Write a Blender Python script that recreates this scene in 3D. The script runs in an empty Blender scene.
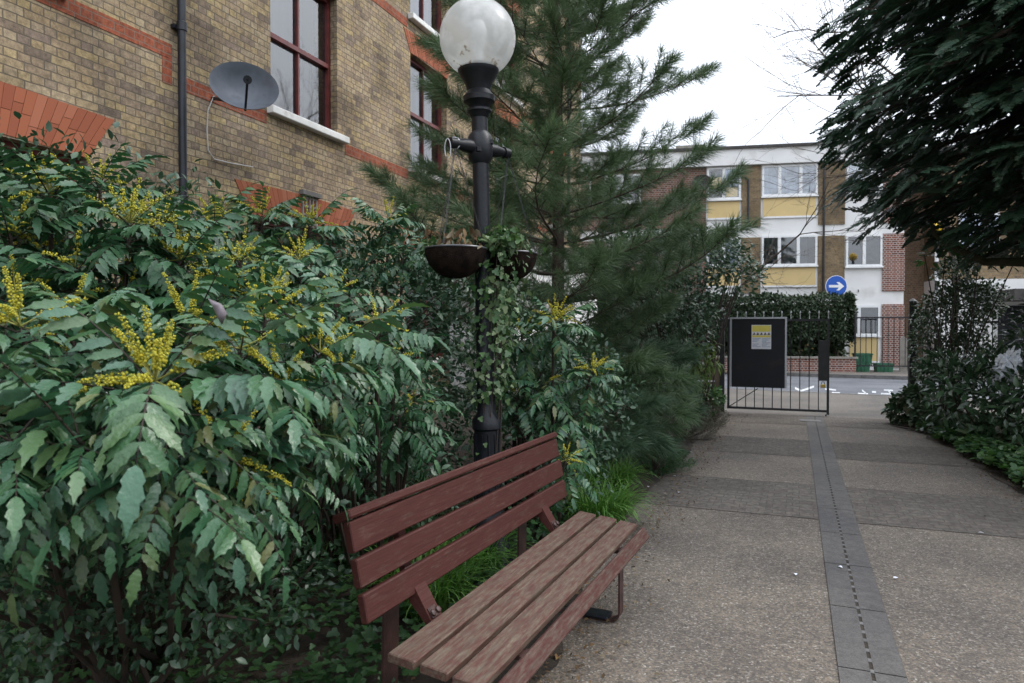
import bpy, bmesh, math, random
import numpy as np
from mathutils import Vector, Matrix
random.seed(7); rng = np.random.default_rng(11)
sc = bpy.context.scene
COL = sc.collection
R_ = math.radians

# ------------------------------------------------------------------ camera, sky, light, exposure
FPX = 700.0; CAMH = 1.5
YAW = math.atan(283 / FPX); PIT = math.atan(11.5 / FPX)
cam = bpy.data.cameras.new('camera'); camo = bpy.data.objects.new('camera', cam); COL.objects.link(camo)
cam.sensor_width = 36; cam.lens = 36 * FPX / 1024; cam.clip_end = 2000; cam.clip_start = 0.05
camo.location = (0, 0, CAMH); camo.rotation_euler = (math.pi / 2 - PIT, 0, YAW)
sc.camera = camo
cam.dof.use_dof = True; cam.dof.focus_distance = 4.3; cam.dof.aperture_fstop = 5.0

SUN_EL = R_(48); SUN_AZ = R_(60)      # azimuth clockwise from +Y (the direction of the path)
w = bpy.data.worlds.new("World"); sc.world = w; w.use_nodes = True
nt = w.node_tree; nt.nodes.clear()
sky = nt.nodes.new('ShaderNodeTexSky'); sky.sky_type = 'NISHITA'; sky.sun_disc = False
sky.sun_elevation = SUN_EL; sky.sun_rotation = SUN_AZ; sky.air_density = 1.6; sky.dust_density = 6.0; sky.ozone_density = 1.0
hs = nt.nodes.new('ShaderNodeHueSaturation'); hs.inputs['Saturation'].default_value = 0.22
# cloud cover: an even pale layer over the clear sky
cl = nt.nodes.new('ShaderNodeMix'); cl.data_type = 'RGBA'; cl.inputs[0].default_value = 0.82
cl.inputs[7].default_value = (9.0, 9.7, 10.9, 1)
tc = nt.nodes.new('ShaderNodeTexCoord'); nz = nt.nodes.new('ShaderNodeTexNoise'); nz.inputs['Scale'].default_value = 2.2; nz.inputs['Detail'].default_value = 4
mr = nt.nodes.new('ShaderNodeMapRange'); mr.inputs[1].default_value = .3; mr.inputs[2].default_value = .7; mr.inputs[3].default_value = .88; mr.inputs[4].default_value = 1.12
ml = nt.nodes.new('ShaderNodeVectorMath'); ml.operation = 'SCALE'
bg = nt.nodes.new('ShaderNodeBackground'); bg.inputs['Strength'].default_value = 0.12
wo = nt.nodes.new('ShaderNodeOutputWorld')
L = nt.links.new
L(sky.outputs[0], hs.inputs['Color']); L(hs.outputs[0], cl.inputs[6]); L(tc.outputs['Generated'], nz.inputs['Vector']); L(nz.outputs[0], mr.inputs[0])
# an overcast sky is brightest overhead and about a third of that at the horizon
sx = nt.nodes.new('ShaderNodeSeparateXYZ'); L(tc.outputs['Generated'], sx.inputs[0]); me_ = nt.nodes.new('ShaderNodeMapRange')
me_.inputs[1].default_value = 0.0; me_.inputs[2].default_value = 1.0; me_.inputs[3].default_value = .62; me_.inputs[4].default_value = 1.85; L(sx.outputs[2], me_.inputs[0])
mq = nt.nodes.new('ShaderNodeMath'); mq.operation = 'MULTIPLY'; L(mr.outputs[0], mq.inputs[0]); L(me_.outputs[0], mq.inputs[1])
L(cl.outputs[2], ml.inputs[0]); L(mq.outputs[0], ml.inputs['Scale']); L(ml.outputs[0], bg.inputs['Color']); L(bg.outputs[0], wo.inputs[0])
sun = bpy.data.lights.new('sun', 'SUN'); suno = bpy.data.objects.new('sun', sun); COL.objects.link(suno)
sun.energy = 1.0; sun.angle = R_(18); sun.color = (1, .96, .9)
suno.rotation_euler = (math.pi / 2 - SUN_EL, 0, math.pi - SUN_AZ)
suno.location = (0, 0, 30)
sc.view_settings.view_transform = 'Standard'; sc.view_settings.look = 'None'; sc.view_settings.gamma = 1
sc.view_settings.exposure = 0.55; sc.view_settings.use_curve_mapping = False
sc.cycles.max_bounces = 6; sc.cycles.transparent_max_bounces = 12

# ------------------------------------------------------------------ helpers
def at(px, py, k):
    """point k metres in front of the camera, seen at that pixel of the survey photograph"""
    F = np.array([-math.sin(YAW) * math.cos(PIT), math.cos(YAW) * math.cos(PIT), -math.sin(PIT)])
    R = np.array([math.cos(YAW), math.sin(YAW), 0]); U = np.cross(R, F)
    return np.array([0, 0, CAMH]) + (F + R * ((px - 512) / FPX) + U * ((341.5 - py) / FPX)) * k

def tag(o, label=None, cat=None, group=None, kind=None):
    if label: o['label'] = label
    if cat: o['category'] = cat
    if group: o['group'] = group
    if kind: o['kind'] = kind
    return o

def empty(name, loc=(0, 0, 0), rz=0, **k):
    o = bpy.data.objects.new(name, None); COL.objects.link(o); o.location = loc; o.rotation_euler = (0, 0, rz)
    o.empty_display_size = .2
    return tag(o, **k)

def link(name, me, m, parent=None, loc=(0, 0, 0), rz=0):
    me.name = name
    if m and not len(me.materials): me.materials.append(m)
    o = bpy.data.objects.new(name, me); COL.objects.link(o); o.location = loc; o.rotation_euler = (0, 0, rz)
    if parent: o.parent = parent
    return o

class MB:
    """collects boxes, tubes, lathes and prisms into one mesh"""
    def __init__(s): s.v = []; s.f = []; s.sm = []
    def add(s, v, f, smooth=False):
        n = len(s.v); s.v += [tuple(p) for p in v]; s.f += [tuple(i + n for i in q) for q in f]; s.sm += [smooth] * len(f); return s
    def box(s, a, b, rot=None, c=None):
        x0, y0, z0 = a; x1, y1, z1 = b
        v = [Vector(p) for p in ((x0,y0,z0),(x1,y0,z0),(x1,y1,z0),(x0,y1,z0),(x0,y0,z1),(x1,y0,z1),(x1,y1,z1),(x0,y1,z1))]
        if rot is not None:
            c = Vector(c) if c is not None else sum(v, Vector()) / 8
            v = [c + rot @ (p - c) for p in v]
        return s.add(v, [(0,3,2,1),(4,5,6,7),(0,1,5,4),(1,2,6,5),(2,3,7,6),(3,0,4,7)])
    def bbox(s, a, b, e=.006, rot=None, c=None):
        """box with chamfered long edges along its longest axis"""
        a = Vector(a); b = Vector(b); d = b - a; ax = max(range(3), key=lambda i: d[i]); u, w_ = [i for i in range(3) if i != ax]
        prof = [(a[u]+e,a[w_]),(b[u]-e,a[w_]),(b[u],a[w_]+e),(b[u],b[w_]-e),(b[u]-e,b[w_]),(a[u]+e,b[w_]),(a[u],b[w_]-e),(a[u],a[w_]+e)]
        v = []
        for t, ins in ((a[ax], e*.7), (a[ax]+e*.7, 0), (b[ax]-e*.7, 0), (b[ax], e*.7)):
            cu = (a[u]+b[u])/2; cw = (a[w_]+b[w_])/2
            for p in prof:
                q = [0,0,0]; q[ax] = t
                q[u] = cu + (p[0]-cu)*(1-ins/max(.001,(b[u]-a[u])/2)); q[w_] = cw + (p[1]-cw)*(1-ins/max(.001,(b[w_]-a[w_])/2))
                v.append(Vector(q))
        if rot is not None:
            c = Vector(c) if c is not None else (a+b)/2
            v = [c + rot @ (p - c) for p in v]
        f = [tuple(range(7,-1,-1)), tuple(range(24,32))]
        for k in range(3):
            for i in range(8): f.append((k*8+i, k*8+(i+1)%8, (k+1)*8+(i+1)%8, (k+1)*8+i))
        return s.add(v, f)
    def tube(s, pts, r, n=8, cap=True):
        P = [Vector(p) for p in pts]; rs = r if hasattr(r, '__len__') else [r]*len(P)
        v = []; f = []; ref = None
        for i, p in enumerate(P):
            t = (P[min(i+1, len(P)-1)] - P[max(i-1, 0)])
            if t.length < 1e-9: t = Vector((0,0,1))
            t.normalize()
            if ref is None: ref = Vector((0,0,1)) if abs(t.z) < .9 else Vector((1,0,0))
            a = t.cross(ref); a.normalize(); b = t.cross(a); ref = -b if False else a.cross(t)
            for k in range(n):
                an = 2*math.pi*k/n; v.append(p + (a*math.cos(an) + b*math.sin(an))*rs[i])
        for i in range(len(P)-1):
            for k in range(n): f.append((i*n+k, i*n+(k+1)%n, (i+1)*n+(k+1)%n, (i+1)*n+k))
        if cap: f.append(tuple(range(n))[::-1]); f.append(tuple(range((len(P)-1)*n, len(P)*n)))
        return s.add(v, f, True)
    def lathe(s, prof, n=24, c=(0,0,0), M=None):
        v = []; f = []
        for r, z in prof:
            for k in range(n):
                an = 2*math.pi*k/n; p = Vector((r*math.cos(an), r*math.sin(an), z))
                if M is not None: p = M @ p
                v.append(p + Vector(c))
        for i in range(len(prof)-1):
            for k in range(n): f.append((i*n+k, i*n+(k+1)%n, (i+1)*n+(k+1)%n, (i+1)*n+k))
        if prof[0][0] > 1e-4: f.append(tuple(range(n))[::-1])
        if prof[-1][0] > 1e-4: f.append(tuple(range((len(prof)-1)*n, len(prof)*n)))
        return s.add(v, f, True)
    def prism(s, poly, fn, d0, d1):
        """poly of (u,v), fn(u,v,d)->xyz, extruded from d0 to d1"""
        n = len(poly); v = [fn(u, w_, d0) for u, w_ in poly] + [fn(u, w_, d1) for u, w_ in poly]
        f = [tuple(range(n))[::-1], tuple(range(n, 2*n))] + [(i, (i+1)%n, n+(i+1)%n, n+i) for i in range(n)]
        return s.add(v, f)
    def build(s, name, m, parent=None, loc=(0,0,0), rz=0):
        me = bpy.data.meshes.new(name); me.from_pydata([tuple(p) for p in s.v], [], s.f); me.update()
        bm = bmesh.new(); bm.from_mesh(me); bmesh.ops.recalc_face_normals(bm, faces=bm.faces); bm.to_mesh(me); bm.free()
        me.polygons.foreach_set('use_smooth', s.sm if len(s.sm) == len(me.polygons) else [False]*len(me.polygons))
        if any(s.sm): me.set_sharp_from_angle(angle=R_(40))
        return link(name, me, m, parent, loc, rz)

def npmesh(name, V, T, m, parent=None, smooth=True, loc=(0,0,0)):
    """triangle mesh from arrays"""
    V = np.asarray(V, np.float32).reshape(-1, 3); T = np.asarray(T, np.int32).reshape(-1, 3)
    me = bpy.data.meshes.new(name); me.vertices.add(len(V)); me.vertices.foreach_set('co', V.ravel())
    me.loops.add(T.size); me.loops.foreach_set('vertex_index', T.ravel())
    me.polygons.add(len(T)); me.polygons.foreach_set('loop_start', np.arange(0, T.size, 3, dtype=np.int32))
    me.polygons.foreach_set('loop_total', np.full(len(T), 3, np.int32))
    me.polygons.foreach_set('use_smooth', np.full(len(T), smooth)); me.update(calc_edges=True)
    return link(name, me, m, parent, loc)

def inst(tv, tf, M, T):
    """copies of a template: M (n,3,3) whose COLUMNS are the images of x,y,z; T (n,3)"""
    tv = np.asarray(tv, float); tf = np.asarray(tf, int)
    V = np.einsum('nij,vj->nvi', M, tv) + T[:, None, :]
    Fc = tf[None] + (np.arange(len(M)) * len(tv))[:, None, None]
    return V.reshape(-1, 3), Fc.reshape(-1, 3)

def join(parts):
    Vs, Ts, n = [], [], 0
    for V, T in parts:
        Vs.append(V); Ts.append(np.asarray(T) + n); n += len(V)
    return np.concatenate(Vs), np.concatenate(Ts)

def nrm(a): return a / np.maximum(np.linalg.norm(a, axis=-1, keepdims=True), 1e-9)
def frames(d, up, s=1.0):
    """columns x,y,z with y = d and z near up, scaled"""
    d = nrm(d); x = nrm(np.cross(d, up)); z = np.cross(x, d)
    M = np.stack([x, d, z], axis=-1); s = np.asarray(s, float)
    return M * (s.reshape(-1, 1, 1) if s.ndim else s)
def rnd(n): return nrm(rng.normal(size=(n, 3)))

# ------------------------------------------------------------------ materials
def mk(name):
    m = bpy.data.materials.new(name); m.use_nodes = True; n = m.node_tree.nodes; b = n['Principled BSDF']; return m, n, m.node_tree.links.new, b
def ramp(n, stops, interp='LINEAR'):
    r = n.new('ShaderNodeValToRGB'); r.color_ramp.interpolation = interp; e = r.color_ramp.elements
    while len(e) > 1: e.remove(e[-1])
    e[0].position = stops[0][0]; e[0].color = (*stops[0][1], 1)
    for p, c in stops[1:]:
        k = e.new(p); k.color = (*c, 1)
    return r
def solid(name, c, rough=.6, var=.15, scale=8, metal=0, bump=0, spec=.5, c2=None, thr=.55):
    """paint/metal/plaster with soft mottling; c2 = stains of a second colour"""
    m, n, l, b = mk(name); t = n.new('ShaderNodeTexCoord'); z = n.new('ShaderNodeTexNoise'); z.inputs['Scale'].default_value = scale; z.inputs['Detail'].default_value = 6
    l(t.outputs['Object'], z.inputs['Vector'])
    c = tuple(c); lo = tuple(x*(1-var) for x in c); hi = tuple(min(1, x*(1+var)) for x in c)
    st = [(.3, lo), (.6, hi)] if c2 is None else [(.25, lo), (thr-.08, hi), (thr+.1, c2)]
    r = ramp(n, st); l(z.outputs[0], r.inputs[0]); l(r.outputs[0], b.inputs['Base Color'])
    b.inputs['Roughness'].default_value = rough; b.inputs['Metallic'].default_value = metal; b.inputs['Specular IOR Level'].default_value = spec
    if bump:
        z2 = n.new('ShaderNodeTexNoise'); z2.inputs['Scale'].default_value = scale*9; l(t.outputs['Object'], z2.inputs['Vector'])
        bp = n.new('ShaderNodeBump'); bp.inputs['Strength'].default_value = bump; bp.inputs['Distance'].default_value = .01; l(z2.outputs[0], bp.inputs['Height']); l(bp.outputs[0], b.inputs['Normal'])
    return m
def leafmat(name, cols, rough=.45, spec=.5, trans=.15, bump=0):
    """per-leaf colour variety from the island index, thin-leaf translucency"""
    m, n, l, b = mk(name); g = n.new('ShaderNodeNewGeometry'); r = ramp(n, [(i/(max(1,len(cols)-1)), c) for i, c in enumerate(cols)])
    l(g.outputs['Random Per Island'], r.inputs[0]); l(r.outputs[0], b.inputs['Base Color']); b.inputs['Roughness'].default_value = rough; b.inputs['Specular IOR Level'].default_value = spec
    if bump:
        tcn = n.new('ShaderNodeTexCoord'); zb = n.new('ShaderNodeTexNoise'); zb.inputs['Scale'].default_value = bump; zb.inputs['Detail'].default_value = 3; l(tcn.outputs['Object'], zb.inputs['Vector'])
        bp = n.new('ShaderNodeBump'); bp.inputs['Strength'].default_value = .55; bp.inputs['Distance'].default_value = .006; l(zb.outputs[0], bp.inputs['Height']); l(bp.outputs[0], b.inputs['Normal'])
        mvr = n.new('ShaderNodeMapRange'); mvr.inputs[3].default_value = .75; mvr.inputs[4].default_value = 1.3; l(zb.outputs[0], mvr.inputs[0]); hb = n.new('ShaderNodeHueSaturation'); l(r.outputs[0], hb.inputs['Color']); l(mvr.outputs[0], hb.inputs['Value']); l(hb.outputs[0], b.inputs['Base Color'])
    if trans:
        o = n['Material Output']; tr = n.new('ShaderNodeBsdfTranslucent'); mx = n.new('ShaderNodeMixShader'); mx.inputs[0].default_value = trans
        hv = n.new('ShaderNodeHueSaturation'); hv.inputs['Value'].default_value = 1.6; hv.inputs['Saturation'].default_value = 1.15; l(r.outputs[0], hv.inputs['Color']); l(hv.outputs[0], tr.inputs[0])
        l(b.outputs[0], mx.inputs[1]); l(tr.outputs[0], mx.inputs[2]); l(mx.outputs[0], o.inputs[0])
    return m
def brick(name, cols, mortar, bw=.225, bh=.075, ms=.009, axis='yz', bump=.35, dirt=.35):
    """bond of bricks in metres; every brick picks its own colour"""
    m, n, l, b = mk(name); t = n.new('ShaderNodeTexCoord'); s = n.new('ShaderNodeSeparateXYZ'); c = n.new('ShaderNodeCombineXYZ'); ad = n.new('ShaderNodeMath')
    l(t.outputs['Object'], s.inputs[0]); l(s.outputs[0], ad.inputs[0]); l(s.outputs[1], ad.inputs[1])
    if axis == 'zy': l(s.outputs[2], c.inputs[0]); l(ad.outputs[0], c.inputs[1])
    else: l(ad.outputs[0], c.inputs[0]); l(s.outputs[2], c.inputs[1])
    # slight waviness of the courses
    wz = n.new('ShaderNodeTexNoise'); wz.inputs['Scale'].default_value = 9; wz.inputs['Detail'].default_value = 5; l(c.outputs[0], wz.inputs['Vector'])
    wm = n.new('ShaderNodeVectorMath'); wm.operation = 'MULTIPLY_ADD'; wm.inputs[1].default_value = (.020, .018, 0); l(wz.outputs['Color'], wm.inputs[0]); l(c.outputs[0], wm.inputs[2])
    k = n.new('ShaderNodeTexBrick'); k.inputs['Scale'].default_value = 1; k.inputs['Brick Width'].default_value = bw; k.inputs['Row Height'].default_value = bh
    k.inputs['Mortar Size'].default_value = ms; k.inputs['Mortar Smooth'].default_value = .3; k.inputs['Color1'].default_value = (0,0,0,1); k.inputs['Color2'].default_value = (1,1,1,1); k.inputs['Mortar'].default_value = (.5,.5,.5,1)
    l(wm.outputs[0], k.inputs['Vector']); k.squash = .5; k.squash_frequency = 2
    r = ramp(n, [(i/max(1, len(cols)-1), x) for i, x in enumerate(cols)]); l(k.outputs['Color'], r.inputs[0])
    z = n.new('ShaderNodeTexNoise'); z.inputs['Scale'].default_value = 17; z.inputs['Detail'].default_value = 10; z.inputs['Roughness'].default_value = .78; l(t.outputs['Object'], z.inputs['Vector'])
    zr = ramp(n, [(.34, (.25,.24,.25)), (.48, (.85,.83,.82)), (.64, (1.6,1.56,1.45))]); l(z.outputs[0], zr.inputs[0])
    mu = n.new('ShaderNodeMix'); mu.data_type = 'RGBA'; mu.blend_type = 'MULTIPLY'; mu.inputs[0].default_value = .65; l(r.outputs[0], mu.inputs[6]); l(zr.outputs[0], mu.inputs[7])
    mm = n.new('ShaderNodeMix'); mm.data_type = 'RGBA'; l(k.outputs['Fac'], mm.inputs[0]); l(mu.outputs[2], mm.inputs[6]); mm.inputs[7].default_value = (*mortar, 1)
    z3 = n.new('ShaderNodeTexNoise'); z3.inputs['Scale'].default_value = 1.1; z3.inputs['Detail'].default_value = 7; l(t.outputs['Object'], z3.inputs['Vector'])
    dr = ramp(n, [(.35, (1-dirt,)*3), (.6, (1,1,1))]); l(z3.outputs[0], dr.inputs[0])
    m3 = n.new('ShaderNodeMix'); m3.data_type = 'RGBA'; m3.blend_type = 'MULTIPLY'; m3.inputs[0].default_value = 1; l(mm.outputs[2], m3.inputs[6]); l(dr.outputs[0], m3.inputs[7])
    l(m3.outputs[2], b.inputs['Base Color']); b.inputs['Roughness'].default_value = .9; b.inputs['Specular IOR Level'].default_value = .2
    hm = n.new('ShaderNodeMath'); hm.operation = 'MULTIPLY_ADD'; hm.inputs[1].default_value = -1.2; l(k.outputs['Fac'], hm.inputs[0]); l(z.outputs[0], hm.inputs[2])
    bp = n.new('ShaderNodeBump'); bp.inputs['Strength'].default_value = bump; bp.inputs['Distance'].default_value = .012; l(hm.outputs[0], bp.inputs['Height']); l(bp.outputs[0], b.inputs['Normal'])
    return m
def aggregate(name, tint, scale=95, stones=True, dark=1.0):
    """exposed stone chips set in a grey-brown matrix"""
    m, n, l, b = mk(name); t = n.new('ShaderNodeTexCoord'); v = n.new('ShaderNodeTexVoronoi'); v.inputs['Scale'].default_value = scale; l(t.outputs['Object'], v.inputs['Vector'])
    s = n.new('ShaderNodeSeparateColor'); l(v.outputs['Color'], s.inputs[0])
    q = lambda a: tuple(x*dark for x in a)
    r = ramp(n, [(0, q((.078,.067,.057))), (.35, q((.112,.097,.082))), (.62, q((.143,.122,.100))), (.82, q((.178,.140,.104))), (.95, q((.22,.195,.165))), (1, q((.33,.30,.26)))]) if stones else ramp(n, [(0, tuple(x*.82 for x in tint)), (1, tuple(x*1.18 for x in tint))])
    l(s.outputs[0], r.inputs[0])
    z = n.new('ShaderNodeTexNoise'); z.inputs['Scale'].default_value = .9; z.inputs['Detail'].default_value = 8; l(t.outputs['Object'], z.inputs['Vector'])
    zr = ramp(n, [(.32, (.68,.68,.7)), (.65, (1.12,1.1,1.06))]); l(z.outputs[0], zr.inputs[0])
    mu = n.new('ShaderNodeMix'); mu.data_type = 'RGBA'; mu.blend_type = 'MULTIPLY'; mu.inputs[0].default_value = 1; l(r.outputs[0], mu.inputs[6]); l(zr.outputs[0], mu.inputs[7])
    z5 = n.new('ShaderNodeTexNoise'); z5.inputs['Scale'].default_value = 14; z5.inputs['Detail'].default_value = 9; z5.inputs['Roughness'].default_value = .75; l(t.outputs['Object'], z5.inputs['Vector'])
    z5r = ramp(n, [(.36, (.72,.72,.72)), (.6, (1.1,1.1,1.1))]); l(z5.outputs[0], z5r.inputs[0])
    mu2 = n.new('ShaderNodeMix'); mu2.data_type = 'RGBA'; mu2.blend_type = 'MULTIPLY'; mu2.inputs[0].default_value = .8; l(mu.outputs[2], mu2.inputs[6]); l(z5r.outputs[0], mu2.inputs[7])
    l(mu2.outputs[2], b.inputs['Base Color']); b.inputs['Roughness'].default_value = .8; b.inputs['Specular IOR Level'].default_value = .35
    bp = n.new('ShaderNodeBump'); bp.inputs['Strength'].default_value = .5; bp.inputs['Distance'].default_value = .004; l(v.outputs['Distance'], bp.inputs['Height']); bp.invert = True; l(bp.outputs[0], b.inputs['Normal'])
    return m

M = {}
M['stock'] = brick('stock_brick', [(.22,.17,.135), (.37,.28,.19), (.44,.33,.19), (.34,.26,.19), (.48,.37,.20), (.40,.31,.20), (.45,.36,.24), (.29,.22,.175)], (.19,.155,.115), ms=.0065, dirt=.45, bump=.6)
M['redband'] = brick('red_band_brick', [(.27,.080,.045), (.36,.11,.06), (.31,.095,.055)], (.24,.16,.12), ms=.006, dirt=.4)
M['redarch'] = brick('red_arch_brick', [(.34,.065,.028), (.48,.105,.045), (.40,.08,.035)], (.26,.12,.08), bw=.24, bh=.075, ms=.004, axis='zy', dirt=.3)
M['darkbrick'] = brick('purple_brown_brick', [(.10,.05,.04), (.17,.075,.055), (.22,.10,.07), (.13,.07,.06)], (.28,.24,.21), ms=.012, dirt=.2)
M['redbrick'] = brick('red_brown_brick', [(.16,.06,.045), (.26,.09,.06), (.20,.08,.06), (.11,.055,.05)], (.42,.36,.32), ms=.013, dirt=.15)
M['buff'] = brick('buff_brick', [(.21,.15,.085), (.28,.20,.11), (.25,.175,.10), (.17,.125,.075)], (.22,.18,.13), dirt=.35)
M['brownbrick'] = brick('brown_brick', [(.13,.085,.055), (.20,.13,.08), (.16,.10,.07)], (.2,.16,.12), dirt=.3)
M['render'] = solid('white_render', (.72,.71,.69), .85, .08, .9, c2=(.52,.50,.46), thr=.66)
M['stone'] = solid('grey_stone_cornice', (.16,.15,.14), .85, .3, 5, bump=.3)
M['white'] = solid('white_paint', (.75,.75,.74), .5, .05, 6)
M['sill'] = solid('weathered_white_sill', (.68,.67,.64), .6, .12, 4, c2=(.35,.32,.27), thr=.68)
M['maroon'] = solid('maroon_window_paint', (.12,.022,.02), .45, .25, 10)
M['pipe'] = solid('black_iron_pipe', (.012,.014,.02), .45, .4, 6, bump=.1)
M['black'] = solid('black_gloss_iron', (.006,.007,.010), .42, .5, 9, bump=.15, spec=.35)
M['gateblack'] = solid('black_gate_paint', (.012,.012,.013), .5, .4, 12, c2=(.06,.035,.025), thr=.72)
M['boardblack'] = solid('black_board_panel', (.010,.011,.014), .55, .2, 3, c2=(.035,.022,.017), thr=.68, spec=.3)
M['alu'] = solid('brushed_aluminium_edge', (.42,.43,.45), .4, .1, 5, metal=.6)  # board frame metal, also the painted light on the closed leaf's finials
M['yellow'] = solid('yellow_infill_panel', (.62,.46,.21), .6, .06, 1.5)
M['roofing'] = solid('dark_roof_edge', (.05,.045,.042), .8, .3, 4)
M['curtain'] = solid('pale_net_curtain', (.40,.46,.58), .9, .10, 1)  # curtain cloth whose pale blue also paints in the sky's reflection
M['netcurtain'] = solid('grey_net_curtain', (.30,.32,.35), .9, .35, 2.5)
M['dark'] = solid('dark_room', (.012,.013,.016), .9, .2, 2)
M['warm'] = solid('warm_blind', (.55,.36,.08), .8, .2, 2)
M['dish'] = solid('grey_dish_paint', (.105,.118,.14), .5, .2, 6, c2=(.06,.07,.085), thr=.62)
M['cable'] = solid('pale_cable_sheath', (.5,.48,.45), .6, .1, 6)
M['kerb'] = solid('granite_kerb', (.12,.115,.11), .8, .25, 9, bump=.3)
M['asphalt'] = aggregate('asphalt', (.13,.138,.155), 160, False)
M['pave'] = aggregate('pavement_slab', (.135,.122,.107), 60, False)
M['agg'] = aggregate('exposed_aggregate', None, 112, True, 1.12)
M['slab'] = aggregate('grey_smooth_slab', (.112,.105,.100), 140, False)
M['roadpaint'] = solid('white_road_paint', (.45,.46,.47), .7, .35, 9)
M['soil'] = solid('dark_soil', (.035,.026,.018), .95, .5, 5, bump=.8)
M['lawn'] = solid('far_ground', (.05,.06,.035), .95, .3, .4)
M['concrete'] = solid('concrete_post', (.24,.22,.19), .85, .2, 6, bump=.2)
M['timber'] = solid('weathered_timber', (.11,.085,.06), .85, .3, 8, bump=.3)
M['rattan'] = solid('dark_brown_basket', (.014,.009,.007), .95, .6, 22, bump=.9, spec=.1)
M['chain'] = solid('dull_steel_chain', (.10,.10,.11), .4, .2, 20, metal=.5)
M['wire'] = solid('white_wire', (.55,.56,.58), .5, .1, 20)
M['blue'] = solid('blue_sign_face', (.008,.085,.42), .4, .05, 3)
M['signwhite'] = solid('white_sign_face', (.8,.8,.8), .4, .02, 3)
M['greencrate'] = solid('green_plastic', (.03,.13,.07), .5, .2, 5)
M['steel'] = solid('rusty_brown_steel', (.040,.018,.015), .5, .45, 14, bump=.25)
M['brass'] = solid('brass_padlock', (.45,.30,.06), .4, .1, 10, metal=.4)
M['paper'] = solid('white_paper', (.72,.72,.76), .7, .05, 10)
M['papery'] = solid('yellow_paper', (.70,.60,.12), .7, .05, 10)
M['ink'] = solid('dark_print', (.09,.05,.05), .7, .3, 10)
M['bluegrey'] = solid('grey_print', (.30,.36,.45), .7, .1, 10)
M['plastic'] = solid('crumpled_white_plastic', (.62,.64,.68), .4, .1, 6)
M['bark'] = solid('brown_bark', (.055,.038,.028), .9, .4, 12, bump=.8)
M['barkgrey'] = solid('grey_twig_bark', (.10,.078,.060), .85, .3, 10, bump=.3)
M['stem'] = solid('brown_stem', (.028,.018,.012), .8, .4, 14)
M['mossbark'] = solid('mossy_bark', (.05,.045,.025), .9, .4, 9, bump=.6)
M['mahonia'] = leafmat('mahonia_leaf', [(.034,.085,.032), (.056,.130,.050), (.044,.108,.042), (.085,.155,.055), (.024,.070,.038), (.042,.115,.062), (.034,.104,.044), (.050,.125,.050), (.030,.090,.045), (.044,.120,.054), (.13,.14,.05)], .34, .55, .12, 70)
M['mahonia_d'] = leafmat('mahonia_leaf_deep_green', [(.020,.062,.026), (.034,.100,.042), (.024,.078,.032), (.050,.120,.044), (.020,.054,.028)], .42, .45, .12, 60)
M['flower'] = leafmat('yellow_flower', [(.42,.36,.03), (.58,.52,.06), (.50,.46,.06), (.30,.33,.06), (.52,.42,.03)], .6, .2, .2)
M['bud'] = leafmat('green_yellow_stalk', [(.20,.22,.05), (.26,.24,.06)], .6, .2, 0)
M['ivy'] = leafmat('ivy_leaf', [(.022,.048,.022), (.045,.085,.035), (.03,.062,.028), (.075,.12,.055), (.06,.055,.03)], .4, .5, .12)
M['ivyvar'] = leafmat('pale_ivy_leaf', [(.035,.085,.028), (.07,.13,.045), (.20,.25,.13), (.028,.07,.024), (.05,.11,.035), (.10,.16,.06)], .45, .4, .2)
M['privet'] = leafmat('small_dark_leaf', [(.016,.042,.022), (.035,.080,.042), (.024,.060,.030), (.060,.11,.055), (.028,.068,.028)], .38, .5, .12)
M['hedge'] = leafmat('hedge_leaf', [(.018,.035,.016), (.030,.052,.022), (.045,.072,.032)], .5, .4, .1)
M['laurel'] = leafmat('laurel_leaf', [(.018,.042,.020), (.034,.070,.030), (.055,.10,.045)], .32, .6, .12)
M['needle'] = leafmat('pine_needle', [(.058,.105,.050), (.092,.150,.072), (.074,.128,.060), (.12,.18,.085), (.12,.145,.07)], .42, .45, .22)
M['needleb'] = leafmat('blue_green_needle', [(.045,.088,.050), (.070,.122,.068), (.058,.104,.056), (.09,.14,.07)], .45, .4, .2)
M['cypress'] = leafmat('cypress_spray', [(.034,.072,.046), (.055,.108,.068), (.042,.086,.054), (.075,.135,.082), (.06,.06,.032)], .42, .5, .25)
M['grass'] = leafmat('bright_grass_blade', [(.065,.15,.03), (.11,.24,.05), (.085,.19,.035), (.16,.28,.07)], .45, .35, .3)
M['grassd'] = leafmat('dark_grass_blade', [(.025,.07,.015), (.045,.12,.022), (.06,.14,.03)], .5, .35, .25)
M['bamboo'] = leafmat('bamboo_leaf', [(.10,.16,.04), (.15,.22,.07), (.08,.14,.035), (.20,.24,.10)], .5, .3, .3)
M['heather'] = leafmat('grey_brown_sprig', [(.10,.085,.065), (.14,.13,.10), (.075,.085,.055)], .8, .2, .1)
M['litter'] = leafmat('dead_leaf', [(.10,.06,.03), (.16,.10,.05), (.07,.05,.03), (.22,.18,.12)], .8, .2, 0)
M['cover'] = leafmat('ground_cover_leaf', [(.020,.055,.020), (.035,.085,.030), (.05,.12,.035), (.028,.065,.026)], .45, .4, .15)
M['coverb'] = leafmat('bright_ground_leaf', [(.045,.10,.028), (.07,.145,.04), (.032,.075,.032), (.06,.11,.055), (.10,.17,.06)], .45, .4, .25)
M['greyleaf'] = solid('mauve_grey_leaf', (.20,.17,.19), .5, .2, 30)
M['greenleaf'] = solid('fallen_green_leaf', (.10,.14,.035), .5, .3, 30)
M['brownleaf'] = solid('fallen_brown_leaf', (.26,.15,.06), .6, .3, 30)

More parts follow.
